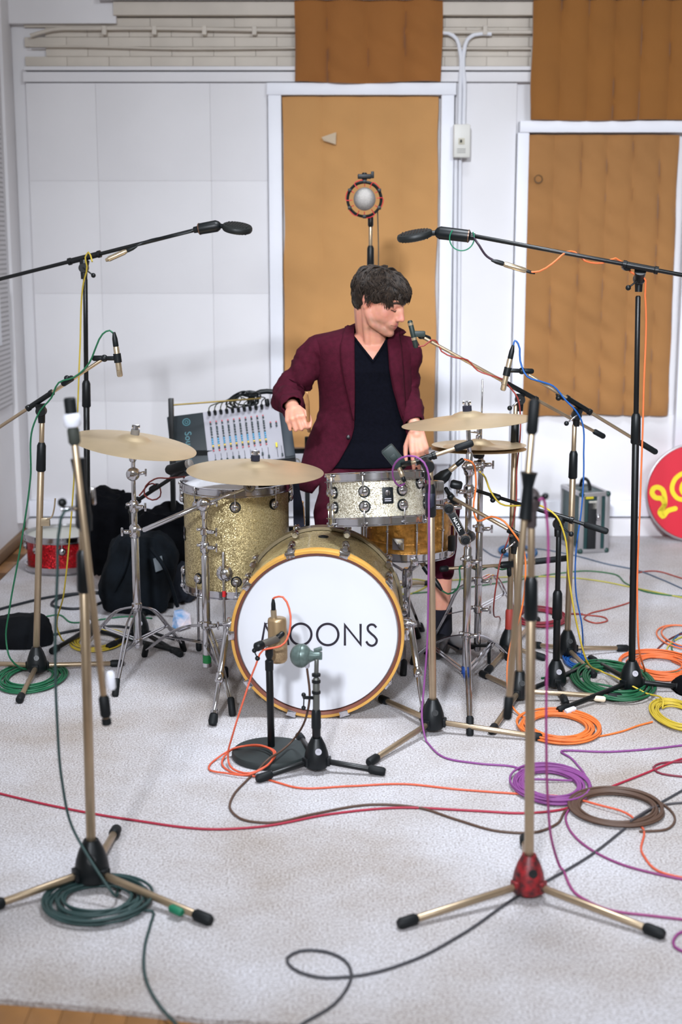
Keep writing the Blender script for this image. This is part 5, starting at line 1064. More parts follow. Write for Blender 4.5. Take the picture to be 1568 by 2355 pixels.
# ---- jacket body, open at the front
rows = list(range(740, 1129, 6)); K = 64; V = []; Fc = []
for py in rows:
    c, a, b = ring(py); xr, xl = interp(EDGE, py)
    def ph(px): return math.asin(max(-0.98, min(0.98, (P(px, py, YM - 0.06).x - c.x) / a)))
    p0, p1 = ph(xr), ph(xl) - 2 * math.pi
    hang = max(0.0, (py - 1000) / 128.0)
    for k in range(K + 1):
        an = p0 + (p1 - p0) * k / K
        p = V3(c.x + a * math.sin(an), c.y - b * math.cos(an), c.z)
        w_ = 0.005 * noise.noise(Vector((p.x * 9, p.y * 9, p.z * 7))) + 0.007 * hang * math.sin(an * 7 + 1.0)
        w_ += 0.006 * math.exp(-((p.z - P(0, 965, YM).z) / 0.03) ** 2) * noise.noise(Vector((p.x * 20, 3, p.z * 30)))
        n_ = V3(math.sin(an), -math.cos(an), 0); V.append(p + n_ * w_)
for i in range(len(rows) - 1):
    for k in range(K): q = i * (K + 1) + k; Fc.append((q, q + 1, q + K + 2, q + K + 1))
# hem droops at the drummer's right side
for j, py in enumerate(rows):
    for k in range(K + 1):
        p = V[j * (K + 1) + k]
jk = MB().add(V, Fc)
def solid(mb, name, m, parent, th, label=None, sub=0, smooth=60):
    o = mb.build(name, m, parent, label, smooth=smooth); s_ = o.modifiers.new('thick', 'SOLIDIFY'); s_.thickness = th; s_.offset = -1
    return o
solid(jk, 'jacket', SUIT, man, 0.006, 'burgundy single-breasted suit jacket')
# sleeves
def sleeve(pts, rs, seed, amp=0.008):
    P3 = spline(pts, 0.012); n_ = len(P3); L = [0]
    for a, b in zip(P3, P3[1:]): L.append(L[-1] + (b - a).length)
    T = L[-1]; key = [0]
    for a, b in zip(pts, pts[1:]): key.append(key[-1] + (b - a).length)
    sc_ = T / key[-1]; key = [k * sc_ for k in key]; V = []; Fc = []; m = 28
    t0 = (P3[1] - P3[0]).normalized(); u, v, _ = frame(t0); tt = t0
    for i, p in enumerate(P3):
        d_ = (P3[min(i+1, n_-1)] - P3[max(i-1, 0)]).normalized(); q = tt.rotation_difference(d_); u = q @ u; tt = d_; u = (u - tt * u.dot(tt)).normalized(); v = tt.cross(u)
        s_ = L[i]; r = rs[-1]
        for a in range(len(key) - 1):
            if key[a] <= s_ <= key[a+1] + 1e-6: k = (s_ - key[a]) / max(1e-6, key[a+1] - key[a]); k = k * k * (3 - 2 * k); r = rs[a] + (rs[a+1] - rs[a]) * k; break
        for j in range(m):
            an = 2 * math.pi * j / m; dirn = u * math.cos(an) + v * math.sin(an)
            f_ = amp * (noise.noise(Vector((s_ * 26 + 1.5 * math.sin(an), math.cos(an) * 0.8 + seed, math.sin(an) * 0.8))) + 0.5 * noise.noise(Vector((s_ * 60, math.cos(an) * 2 + seed, math.sin(an) * 2))))
            V.append(p + dirn * (r + f_ * min(1, s_ / 0.06)))
    for i in range(n_ - 1):
        for j in range(m): Fc.append((i*m+j, i*m+(j+1) % m, (i+1)*m+(j+1) % m, (i+1)*m+j))
    Fc.append(tuple(range(m - 1, -1, -1)))
    return MB().add(V, Fc)
RSH, REL, RWR = P(737, 806, YM + 0.005), P(661, 905, YM - 0.03), P(672, 938, YM - 0.265)
LSH, LEL, LWR = P(930, 806, YM + 0.01), P(936, 905, YM + 0.03), P(953, 976, YM - 0.10)
def dM(p, x=0, y=0, z=0): return p + V3(x, y, z)
s1 = sleeve([dM(RSH, 0.03, 0, 0.012), dM(RSH, -0.012, 0, -0.004), RSH.lerp(REL, 0.45), REL.lerp(RSH, 0.12), dM(REL, -0.004, -0.05, -0.01), REL.lerp(RWR, 0.62), RWR], [0.058, 0.068, 0.062, 0.057, 0.056, 0.053, 0.046], 2.0, 0.018)
solid(s1, 'sleeve', SUIT, man, 0.004)
s2 = sleeve([dM(LSH, -0.03, 0, 0.012), dM(LSH, 0.006, 0, -0.004), LSH.lerp(LEL, 0.45), LEL.lerp(LSH, 0.12), dM(LEL, 0.002, -0.03, -0.03), LEL.lerp(LWR, 0.6), LWR], [0.054, 0.062, 0.056, 0.053, 0.053, 0.050, 0.044], 7.0, 0.009)
solid(s2, 'sleeve', SUIT, man, 0.004)
# lapels: folded cloth lying on the front edges
def patch(left, right, off, name, nrow=24, th=0.004, side=1):
    V = []; Fc = []; ncol = 6
    for i in range(nrow + 1):
        t_ = i / nrow
        def along(pl):
            f_ = t_ * (len(pl) - 1); k = min(int(f_), len(pl) - 2); g = f_ - k; return (pl[k][0] + (pl[k+1][0] - pl[k][0]) * g, pl[k][1] + (pl[k+1][1] - pl[k][1]) * g)
        a, b = along(left), along(right)
        for j in range(ncol + 1):
            s_ = j / ncol; V.append(surf(a[0] + (b[0] - a[0]) * s_, a[1] + (b[1] - a[1]) * s_, 0, off + 0.004 * math.sin(s_ * math.pi)))
    for i in range(nrow):
        for j in range(ncol): q = i * (ncol + 1) + j; Fc.append((q, q + 1, q + ncol + 2, q + ncol + 1))
    o = MB().add(V, Fc).build(name, SUIT, man, smooth=60); s_ = o.modifiers.new('thick', 'SOLIDIFY'); s_.thickness = th; s_.offset = 0
    return o
patch([(800, 748), (790, 764), (783, 790), (785, 830), (793, 875), (803, 915), (812, 955)], [(818, 748), (815, 764), (815, 790), (815, 830), (816, 875), (816, 915), (815, 958)], 0.008, 'lapel')
patch([(898, 752), (893, 770), (891, 790), (895, 840), (903, 885), (915, 930), (926, 958)], [(916, 754), (917, 770), (921, 790), (924, 840), (927, 885), (930, 930), (931, 958)], 0.008, 'lapel')
bp = surf(801, 996, 0, 0.004); MB().lathe(bp, V3(0, -1, 0.1), [(0, 0.005), (0.006, 0.005), (0.0085, 0.003), (0.0085, 0), (0, 0)], 16).build('button', mat('button_dark', (24, 18, 24), 0.35), man)
# ---- T-shirt with V neck
rows = [744 + 2.5 * i for i in range(130)]; K = 150; V = []; Fc = []; keep = set()
def vneck(px, py):  # True: skin shows
    if py > 826: return False
    k = max(0.0, (py - 770) / 56.0); l = 812 + (857 - 812) * k ** 1.0; r = 893 - (893 - 857) * k ** 1.15
    return l < px < r
idx = {}
for i, py in enumerate(rows):
    c, a, b = ring(py, 0.014); bel = 0.003 * math.exp(-((py - 1020) / 40.0) ** 2)
    for k in range(K):
        an = 2 * math.pi * k / K; V.append(V3(c.x + a * math.sin(an), c.y - (b + bel) * math.cos(an) + 0.003 * noise.noise(Vector((math.sin(an) * 3, py * 0.03, 1))), c.z))
for i in range(len(rows) - 1):
    for k in range(K):
        an = 2 * math.pi * (k + 0.5) / K; c, a, b = ring(rows[i], 0.012); p = V3(c.x + a * math.sin(an), 0, 0); px = 784 + p.x / (P(884, rows[i], YM - 0.08).x / 100)
        if math.cos(an) > 0 and vneck(px, rows[i] + 1.2): continue
        if rows[i] < 768 and math.cos(an) > -0.2 : continue
        Fc.append((i*K+k, i*K+(k+1) % K, (i+1)*K+(k+1) % K, (i+1)*K+k))
solid(MB().add(V, Fc), 't_shirt', SHIRT, man, 0.003, 'black V-neck T-shirt')
neckpts = [surf(812 + 45 * k / 10, 770 + 5.6 * k, 0.0135, 0.001) for k in range(11)] + [surf(893 - 36 * (k / 10) ** 1.15, 770 + 5.6 * k, 0.0135, 0.001) for k in range(9, -1, -1)]
MB().tube(spline(neckpts, 0.01), 0.0048, 8).build('neckline', SHIRT, man)
# ---- trousers
HR, HL = P(790, 1092, YM), P(900, 1092, YM); KR, KL = P(755, 1180, 5.40), P(1022, 1172, 5.44); AR, AL = P(752, 1415, 5.50), P(1013, 1405, 5.47)
KL = V3(KL.x, KL.y, KL.z)
tr = MB().ell(P(842, 1082, YM + 0.0), (0.185, 0.135, 0.12)).cap(HR, 0.088, KR, 0.058).cap(HL, 0.09, KL, 0.064).cap(KR, 0.057, KR.lerp(AR, 0.8), 0.05)
hem = KL.lerp(AL, 0.60); tr.cap(KL, 0.062, hem, 0.05).ell(P(842, 1040, YM - 0.01), (0.16, 0.105, 0.07))
tb_ = fuse(tr, 0.010, 6)
for v in tb_.v: v += Vector((0.006 * noise.noise(v * 14), 0.006 * noise.noise(v * 14 + Vector((5, 0, 0))), 0.004 * noise.noise(v * 20)))
tb_.v = [v for v in tb_.v]
tb_.build('trousers', SUIT, man, 'burgundy suit trousers', smooth=80)
# ---- socks and shoes
def shoe(ank, toe_dir, name='shoe'):
    d_ = Vector(toe_dir).normalized(); f_ = V3(ank.x, ank.y, 0.045); mb = MB().cap(f_ - d_ * 0.06 + V3(0, 0, 0.005), 0.04, f_ + d_ * 0.10 - V3(0, 0, 0.008), 0.036).cap(f_ + d_ * 0.08 - V3(0, 0, 0.008), 0.038, f_ + d_ * 0.16 - V3(0, 0, 0.014), 0.026)
    m2 = fuse(mb, 0.008, 4)
    for v in m2.v: v.z = max(v.z, 0.006)
    return m2.build(name, mat('shoe_black', (14, 14, 18), 0.45), man, smooth=70)
AKL, AKR = P(1012, 1425, 5.47), P(752, 1430, 5.5)
for ank, top, d_ in ((AKL, P(1012, 1398, 5.47), (-0.12, -1, 0)), (AKR, P(752, 1400, 5.5), (-0.05, -1, 0))):
    MB().tube([top, top.lerp(ank, 0.5), V3(ank.x, ank.y, 0.07), V3(ank.x, ank.y, 0.05)], [0.048, 0.047, 0.049, 0.04], 20).build('sock', mat('sock_black', (12, 12, 26), 0.95), man)
    shoe(ank, d_)
# ---- body skin: head, neck, hands, shins: one continuous surface
yaw, pit, rol = R(60), R(20), R(4)
hf = V3(math.sin(yaw) * math.cos(pit), -math.cos(yaw) * math.cos(pit), -math.sin(pit)); hl_ = V3(math.cos(yaw), math.sin(yaw), 0); hu = hf.cross(hl_).normalized()
hu = hu if hu.z > 0 else -hu
HC = P(873, 692, YM - 0.075); HK = 1.06
def Hd(f_, l, u):
    if u < -0.03: u = -0.03 + (u + 0.03) * 0.84
    return HC + (hf * f_ + hl_ * l + hu * u) * HK
HA = (hf, hl_, hu)
bd_ = MB()
def E(c, r): bd_.ell(Hd(*c), tuple(x * HK for x in r), HA, 24, 16)
def Cp(a, ra, b, rb): bd_.cap(Hd(*a), ra * HK, Hd(*b), rb * HK, 14)
E((-0.010, 0, 0.036), (0.096, 0.075, 0.078)); E((0.030, 0, -0.022), (0.060, 0.060, 0.072)); E((0.010, 0, -0.03), (0.06, 0.062, 0.05))
for s_ in (-1, 1):
    Cp((-0.008, 0.054 * s_, -0.040), 0.018, (0.022, 0.046 * s_, -0.086), 0.017); Cp((0.022, 0.046 * s_, -0.086), 0.017, (0.070, 0.013 * s_, -0.106), 0.017)
    E((0.046, 0.033 * s_, -0.022), (0.030, 0.027, 0.034)); E((0.072, 0.031 * s_, 0.004), (0.014, 0.017, 0.011))
    E((-0.014, 0.075 * s_, -0.008), (0.014, 0.007, 0.028)); E((-0.022, 0.080 * s_, 0.004), (0.012, 0.006, 0.018))
    E((0.099, 0.012 * s_, -0.036), (0.012, 0.0085, 0.008)); Cp((0.066, 0.042 * s_, 0.020), 0.011, (0.086, 0.012 * s_, 0.020), 0.011)
E((0.078, 0, -0.108), (0.019, 0.021, 0.017)); E((0.084, 0, -0.016), (0.020, 0.021, 0.024)); Cp((0.088, 0, 0.020), 0.0105, (0.104, 0, -0.014), 0.0095); Cp((0.103, 0, -0.012), 0.0095, (0.111, 0, -0.030), 0.0112)
E((0.074, 0, -0.066), (0.026, 0.032, 0.030)); Cp((0.0925, -0.010, -0.0625), 0.0062, (0.0925, 0.010, -0.0625), 0.0062); Cp((0.080, -0.022, -0.068), 0.0045, (0.094, -0.006, -0.063), 0.0055); Cp((0.080, 0.022, -0.068), 0.0045, (0.094, 0.006, -0.063), 0.0055)
Cp((0.089, -0.010, -0.0745), 0.0068, (0.089, 0.010, -0.0745), 0.0068)
NB = P(852, 796, YM + 0.0)
bd_.cap(Hd(-0.030, 0, -0.045), 0.060 * HK, NB + V3(0.004, 0.01, 0.01), 0.060); bd_.cap(Hd(0.0, -0.0, -0.055), 0.050, NB + V3(0.01, -0.012, 0.0), 0.055)
bd_.cap(Hd(-0.02, -0.05, -0.03), 0.022, NB + V3(-0.012, -0.055, -0.02), 0.013)   # neck tendon
# torso under the shirt
lv_ = []; lf_ = []; pys = [768, 778, 790, 805, 830, 860, 900, 950, 985, 1010, 1050, 1080]
for py in pys:
    c, a, b = ring(py, 0.022 if py < 960 else 0.022 + (py - 960) * 0.0006)
    for k in range(40): an = 2 * math.pi * k / 40; lv_.append(V3(c.x + a * math.sin(an), c.y - b * math.cos(an), c.z))
for i in range(len(pys) - 1):
    for k in range(40): lf_.append((i*40+k, i*40+(k+1) % 40, (i+1)*40+(k+1) % 40, (i+1)*40+k))
lf_ += [tuple(range(40)), tuple(range((len(pys)-1)*40, len(pys)*40))[::-1]]
bd_.add(lv_, lf_)
bd_.cap(P(800, 790, YM), 0.035, P(730, 806, YM), 0.045); bd_.cap(P(885, 790, YM), 0.035, P(925, 806, YM), 0.042)
c, a, b = ring(800, 0.020); pass
def arm(S_, E_, W_): bd_.cap(S_, 0.042, E_, 0.036); bd_.cap(E_, 0.034, W_, 0.026)
def hand(Wr, fwd, back, sgn, flex, spreadk=1.0, thumb=None, k=1.0):
    f_ = Vector(fwd).normalized(); b_ = Vector(back); b_ = (b_ - f_ * b_.dot(f_)).normalized(); a_ = f_.cross(b_) * sgn      # a_: towards the thumb side
    kn = []
    for i, o_ in enumerate((0.030, 0.010, -0.010, -0.028)):
        base = Wr + (f_ * (0.088, 0.092, 0.088, 0.079)[i] + a_ * o_ * spreadk + b_ * (-0.002, 0.003, 0.001, -0.004)[i]) * k; kn.append(base)
        bd_.cap(Wr + (f_ * 0.012 + a_ * o_ * 0.62) * k, 0.0165 * k, base, 0.0125 * k, 10)
    ln = ((0.042, 0.025, 0.020), (0.046, 0.029, 0.021), (0.043, 0.027, 0.020), (0.034, 0.021, 0.018)); tips = []
    for i, base in enumerate(kn):
        ang = 0.0; p = base; sp = a_ * (0.05, 0.01, -0.03, -0.08)[i] * spreadk
        for j in range(3):
            ang += R(flex[i][j]); d_ = (f_ * math.cos(ang) - b_ * math.sin(ang) + sp).normalized(); q = p + d_ * ln[i][j] * k
            r0 = (0.0098, 0.0088, 0.0080)[j] * k; r1 = (0.0088, 0.0080, 0.0070)[j] * k
            if i == 3: r0 *= 0.88; r1 *= 0.88
            bd_.cap(p, r0, q, r1, 10); p = q
        tips.append(p)
    t0 = Wr + (f_ * 0.022 + a_ * 0.026 - b_ * 0.006) * k; th = thumb or ((0.7, 0.62, -0.35), (0.85, 0.25, -0.45), (0.9, -0.05, -0.4)); p = t0
    for j, (l, r0, r1) in enumerate(((0.042, 0.0155, 0.0115), (0.032, 0.0112, 0.0098), (0.026, 0.0098, 0.0080))):
        d_ = (f_ * th[j][0] + a_ * th[j][1] + b_ * th[j][2]).normalized(); q = p + d_ * l * k; bd_.cap(p, r0 * k, q, r1 * k, 10); p = q
    bd_.cap(Wr - f_ * 0.03 * k, 0.0265 * k, Wr + f_ * 0.02 * k, 0.024 * k, 12)
    return f_, b_, a_, kn, tips
arm(RSH, REL, RWR); arm(LSH, LEL, LWR)
# right hand: closed round the stick, thumb side up
RH = RWR + V3(0.004, -0.012, -0.004)
fR = V3(0.10, -0.93, -0.26); hr = hand(RH, fR, V3(-0.30, -0.25, 0.92), -1, [(62, 78, 45), (68, 84, 45), (72, 86, 45), (76, 86, 45)], 1.0, ((0.78, 0.5, -0.30), (0.9, 0.08, -0.35), (0.8, -0.25, -0.45)), 1.02)
# left hand: hanging relaxed
LH = LWR + V3(0.004, -0.022, -0.02)
hand(LH, V3(0.16, -0.42, -0.88), V3(-0.05, -0.88, 0.5), 1, [(22, 30, 18), (28, 34, 20), (34, 38, 22), (40, 42, 24)], 1.0, ((0.75, 0.55, -0.35), (0.92, 0.2, -0.3), (0.95, 0.05, -0.25)), 1.0)
bd_.cap(HR, 0.06, KR, 0.045); bd_.cap(HL, 0.06, KL, 0.045); bd_.cap(KL, 0.045, KL.lerp(AL, 0.45), 0.046); bd_.cap(KL.lerp(AL, 0.45), 0.046, AL, 0.036); bd_.cap(KR, 0.042, AR, 0.035); bd_.ell(P(842, 1085, YM + 0.01), (0.12, 0.07, 0.08)); bd_.cap(AL, 0.036, V3(AL.x, AL.y, 0.08), 0.028); bd_.cap(AR, 0.034, V3(AR.x, AR.y, 0.08), 0.028)
sk = fuse(bd_, 0.0036, 10, 0.5)
def skin_mat():
    m = bpy.data.materials.new('skin'); m.use_nodes = True; nt = m.node_tree; b = nt.nodes['Principled BSDF']
    at_ = nt.nodes.new('ShaderNodeAttribute'); at_.attribute_name = 'tone'
    n = nt.nodes.new('ShaderNodeTexNoise'); n.inputs['Scale'].default_value = 60; tc = nt.nodes.new('ShaderNodeTexCoord'); nt.links.new(tc.outputs['Object'], n.inputs['Vector'])
    mx_ = nt.nodes.new('ShaderNodeMix'); mx_.data_type = 'RGBA'; mx_.blend_type = 'OVERLAY'; mx_.inputs['Factor'].default_value = 0.12
    nt.links.new(at_.outputs['Color'], mx_.inputs['A']); nt.links.new(n.outputs['Color'], mx_.inputs['B']); nt.links.new(mx_.outputs['Result'], b.inputs['Base Color'])
    b.inputs['Roughness'].default_value = 0.5; b.inputs['Subsurface Weight'].default_value = 0.08; b.inputs['Subsurface Radius'].default_value = (0.012, 0.005, 0.003); b.inputs['Subsurface Scale'].default_value = 1.0
    return m
body = sk.build('body', skin_mat(), man, smooth=80)
ca = body.data.color_attributes.new('tone', 'FLOAT_COLOR', 'POINT'); base = Vector(lin((214, 150, 126))[:3]); red = Vector(lin((200, 112, 100))[:3]); lip = Vector(lin((178, 98, 92))[:3]); stub = Vector(lin((132, 96, 76))[:3]); dark = Vector(lin((96, 58, 48))[:3])
vals = []
for v in sk.v:
    d_ = (v - HC) / HK; f_, l, u = d_.dot(hf), d_.dot(hl_), d_.dot(hu); u = u if u > -0.03 else -0.03 + (u + 0.03) / 0.84; c = base.copy()
    if abs(f_) < 0.2 and abs(l) < 0.12 and -0.16 < u < 0.16:
        def g(cf, cl, cu, s_): return math.exp(-(((f_ - cf) ** 2 + (abs(l) - cl) ** 2 + (u - cu) ** 2) / (2 * s_ * s_)))
        w_ = min(1, g(0.115, 0, -0.028, 0.016) + 0.7 * g(0.07, 0.045, -0.022, 0.022) + 0.9 * g(-0.015, 0.085, 0.0, 0.022)); c = c.lerp(red, w_ * 0.45)
        s_ = max(0.0, min(1.0, (-u - 0.045) / 0.025)) * max(0.0, min(1, (f_ + 0.02) / 0.04)); s_ += 0.6 * g(0.1, 0, -0.05, 0.009)
        s_ *= max(0.0, min(1.0, (u + 0.150) / 0.03)); s_ *= 0.75 + 0.5 * noise.noise(v * 60); c = c.lerp(stub, max(0, min(0.75, s_ * 0.75)))
        c = c.lerp(lip, min(1, (1.2 if abs(l) < 0.026 else 0) * max(g(0.100, 0.006, -0.0615, 0.0058), g(0.097, 0.006, -0.0745, 0.0058))))
        c = c.lerp(dark, min(1, 0.9 * math.exp(-((u + 0.0675) / 0.0022) ** 2) * (1 if f_ > 0.075 and abs(l) < 0.027 else 0)))
    vals += [c.x, c.y, c.z, 1.0]
ca.data.foreach_set('color', vals)
HAIRM = mat('dark_brown_hair', (26, 21, 18), 0.62, 0, 0, 90, rgb2=(58, 47, 39), detail=2, spec=0.3)
BROW = mat('brow_hair', (58, 42, 34), 0.7)
for s_ in (-1, 1):
    MB().tube(spline([Hd(0.090, 0.014 * s_, 0.0215), Hd(0.088, 0.028 * s_, 0.026), Hd(0.074, 0.046 * s_, 0.020)], 0.004), [0.004 * HK] * len(spline([Hd(0.090, 0.014 * s_, 0.0215), Hd(0.088, 0.028 * s_, 0.026), Hd(0.074, 0.046 * s_, 0.020)], 0.004)), 8).build('eyebrow', BROW, man)
    MB().tube(spline([Hd(0.0845, 0.018 * s_, -0.0035), Hd(0.0885, 0.030 * s_, -0.0055), Hd(0.078, 0.046 * s_, -0.003)], 0.003), 0.0016, 6).build('eyelashes', BROW, man)
# ---- hair: a cap and many locks combed from the crown
hair = MB(); cap_ = MB()
cap_.ell(Hd(-0.012, 0, 0.044), (0.100 * HK, 0.083 * HK, 0.074 * HK), HA, 28, 18); cap_.ell(Hd(-0.052, 0, 0.000), (0.058 * HK, 0.076 * HK, 0.068 * HK), HA, 24, 14); cap_.ell(Hd(0.050, 0, 0.062), (0.045 * HK, 0.066 * HK, 0.040 * HK), HA, 20, 12)
hb_ = fuse(cap_, 0.008, 4)
for v in hb_.v: v += (v - HC).normalized() * 0.006 * noise.noise(v * 40)
hair.add(hb_.v, hb_.f)
rnd = random.Random(5)
def lock(az, t0, t1, sw, wv, phs, lift, jz, js, jl, rr):
    pts = []; rs = []; N = 10
    for j in range(N):
        k = j / (N - 1); t_ = t0 + (t1 - t0) * k + js * 0.5; a2 = az + sw * k * 0.7 + 0.13 * math.sin(k * wv + phs) + jz * (0.4 + 0.8 * k)
        R_ = (0.107 if math.cos(a2) > 0 else 0.097, 0.086, 0.070); f_ = -0.014 + R_[0] * math.sin(t_) * math.cos(a2); l = R_[1] * math.sin(t_) * math.sin(a2); u = 0.044 + R_[2] * math.cos(t_)
        if t_ > 1.57: u = 0.044 - (t_ - 1.57) * 0.105
        p = Hd(f_, l, u); c0 = Hd(-0.014, 0, 0.04); out_ = (p - c0).normalized()
        lf = (lift + jl) * math.sin(min(1, 0.1 + k * 1.1) * math.pi * 0.75) + 0.004 * math.sin(k * wv * 1.5 + phs) + (0.006 * (k - 0.75) / 0.25 if k > 0.75 else 0)
        pts.append(p + out_ * lf); rs.append(rr * (0.8 + 0.4 * math.sin(math.pi * k)) if j < N - 1 else 0.0004)
    hair.tube(pts, rs, 4)
for i in range(240):
    az = rnd.uniform(-math.pi, math.pi); aaz = abs(az); t0 = rnd.uniform(0.0, 1.1) if aaz < 1.8 else rnd.uniform(0.0, 1.9)
    if aaz < 0.75: tend = rnd.uniform(1.52, 1.86)                       # fringe to the brow
    elif aaz < 1.42: tend = rnd.uniform(1.90, 2.28)                     # sideburns
    elif aaz < 1.80: tend = rnd.uniform(1.50, 1.68)                     # over the ear
    else: tend = rnd.uniform(2.2, 2.75)
    t1 = min(tend, t0 + rnd.uniform(0.55, 1.1)); sw = rnd.uniform(-0.25, 0.5); wv = rnd.uniform(2.5, 6.5); phs = rnd.uniform(0, 6); lift = rnd.uniform(0.001, 0.014)
    for q in range(15): lock(az, t0, t1 + rnd.uniform(-0.08, 0.05), sw, wv, phs + rnd.uniform(-0.3, 0.3), lift, rnd.gauss(0, 0.075), rnd.gauss(0, 0.05), rnd.uniform(-0.003, 0.004), rnd.uniform(0.0011, 0.0021))
MB().tube(spline([Hd(0.081, -0.024, -0.0695), Hd(0.0925, -0.013, -0.0675), Hd(0.0975, 0, -0.0675), Hd(0.0925, 0.013, -0.0675)], 0.003), 0.0014, 6).build('mouth_line', mat('lip_dark', (120, 62, 58), 0.6), man)
hair.build('hair', HAIRM, man, 'tousled dark brown hair', smooth=70)
# bracelet
MB().torus(LWR + V3(0.006, -0.026, -0.016), V3(0.2, -0.42, -0.88), 0.031, 0.003, 24, 6).build('bracelet', mat('bracelet_brown', (60, 34, 24), 0.6), man)
# stick in the right hand
grip = hr[3][0] - hr[1] * 0.020 + hr[0] * 0.010 + hr[2] * 0.016
tipp = P(706, 904, grip.y - 0.22); d_ = (tipp - grip).normalized(); q0 = grip - d_ * 0.11; q1 = grip + d_ * 0.26
MB().tube([q0, q0 + d_ * 0.006, q1 - d_ * 0.08, q1 - d_ * 0.02, q1 - d_ * 0.014, q1 - d_ * 0.004, q1], [0.005, 0.0072, 0.0072, 0.0036, 0.0045, 0.0045, 0.002], 12).build('drumstick', WOOD, None, 'wooden drumstick held in the drummer right fist', 'drumstick')
# ---- throne
th = thing('drum_throne', 'black padded drum throne under the drummer', 'stool', V3(P(842, 1100, YM).x, YM + 0.04, 0)); tc_ = V3(P(842, 1100, YM).x, YM + 0.04, 0); zt2 = P(842, 1130, YM).z
MB().lathe(tc_ + V3(0, 0, zt2 - 0.08), (0, 0, 1), [(0, 0), (0.15, 0), (0.168, 0.012), (0.17, 0.045), (0.15, 0.062), (0.08, 0.066), (0, 0.066)], 40).build('seat', CLOTHB, th)
MB().rod(tc_ + V3(0, 0, 0.12), tc_ + V3(0, 0, zt2 - 0.075), 0.0145).build('pole', CHROME, th)
for k in range(3):
    a = R(200 + 120 * k); d_ = V3(math.cos(a), math.sin(a), 0); lg = MB().bar(tc_ + V3(0, 0, 0.33), tc_ + d_ * 0.27 + V3(0, 0, 0.015), 0.016, 0.008).build('leg', BLACKM, th)
    MB().rod(tc_ + d_ * 0.28 + V3(0, 0, 0.001), tc_ + d_ * 0.26 + V3(0, 0, 0.045), 0.013).build('rubber_foot', RUBBER, lg)
# ================================================================== cables (each cable, with its coil, is one thing)
def coil(x0, y0, x1, y1, n, ph=0.0, dirn=1, spread=0.22, zr=0.004, zstack=0.010, seed=0):
    rnd = random.Random(seed * 77 + int(x0)); cx, cy = (x0 + x1) / 2, (y0 + y1) / 2
    a, b = F(x0, cy), F(x1, cy); top, bot = F(cx, y0), F(cx, y1); C = V3((a.x + b.x) / 2, (top.y + bot.y) / 2, 0); rx, ry = (b.x - a.x) / 2, (top.y - bot.y) / 2
    out = []; K = 30; N = int(n * K); k1 = rnd.uniform(0, 9)
    for i in range(N + 1):
        th = ph + dirn * 2 * math.pi * i / K; lap = i / K
        w_ = 1 - spread * 1.25 * (0.5 + 0.5 * math.sin(lap * 2.4 + k1)) - spread * 0.4 * noise.noise(Vector((lap * 1.3, k1, 0)))
        ox = rx * 0.07 * noise.noise(Vector((lap * 0.9, 5 + k1, 0))); oy = ry * 0.12 * noise.noise(Vector((lap * 0.9, 9 + k1, 0)))
        z = zr + zstack * (0.5 + 0.5 * noise.noise(Vector((lap * 1.7, k1, 3)))) * min(1.6, 0.4 + lap * 0.25)
        out.append(C + V3(rx * w_ * math.cos(th) + ox, ry * w_ * math.sin(th) + oy, z))
    return out
def cable(label, rgb, segs, r=0.0033, grp=None):
    pts = []; segs = list(segs); e_, d_ = segs[-1], segs[max(-2, -len(segs))]
    if isinstance(e_, tuple) and isinstance(d_, tuple) and len(e_) == 2 and e_[0] >= 1580:      # runs on out of the picture
        k_ = 0.6 * (e_[1] - d_[1]) / max(20, e_[0] - d_[0]); segs += [(e_[0] + 150, e_[1] + 150 * k_), (e_[0] + 330, e_[1] + 330 * k_ + 12)]
    for s_ in segs:
        if isinstance(s_, list): pts += s_
        elif isinstance(s_, Vector): pts.append(s_)
        elif len(s_) == 2: pts.append(F(s_[0], s_[1], r + 0.0005))
        else: pts.append(P(*s_))
    q = [pts[0]]
    for p in pts[1:]:
        if (p - q[-1]).length > 0.004: q.append(p)
    sp = spline(q, 0.018)
    for p in sp: p.z = max(p.z, r + 0.0003)
    return MB().tube(sp, r, 6).build('audio_cable', cable_mat(rgb), None, label, 'cable', grp, smooth=80)
def CO(*a, **k): return coil(*a, **k)
hb, hc, hd_, hg, hi, hk, hj, hl, hh = HUBB.y, HUBC.y, HUBD.y, HUBG.y, HUBI.y, HUBK.y, HUBJ.y, HUBL.y, HUBH.y
cable('crimson cable sweeping across the whole front floor from left', (176, 34, 62), [(-40, 1815), (0, 1825), (130, 1855), (300, 1885), (500, 1907), (600, 1901), (760, 1872), (900, 1858), (1100, 1865), (1200, 1870), (1290, 1862), (1380, 1820), (1480, 1780), (1568, 1745), (1640, 1725)], 0.0035)
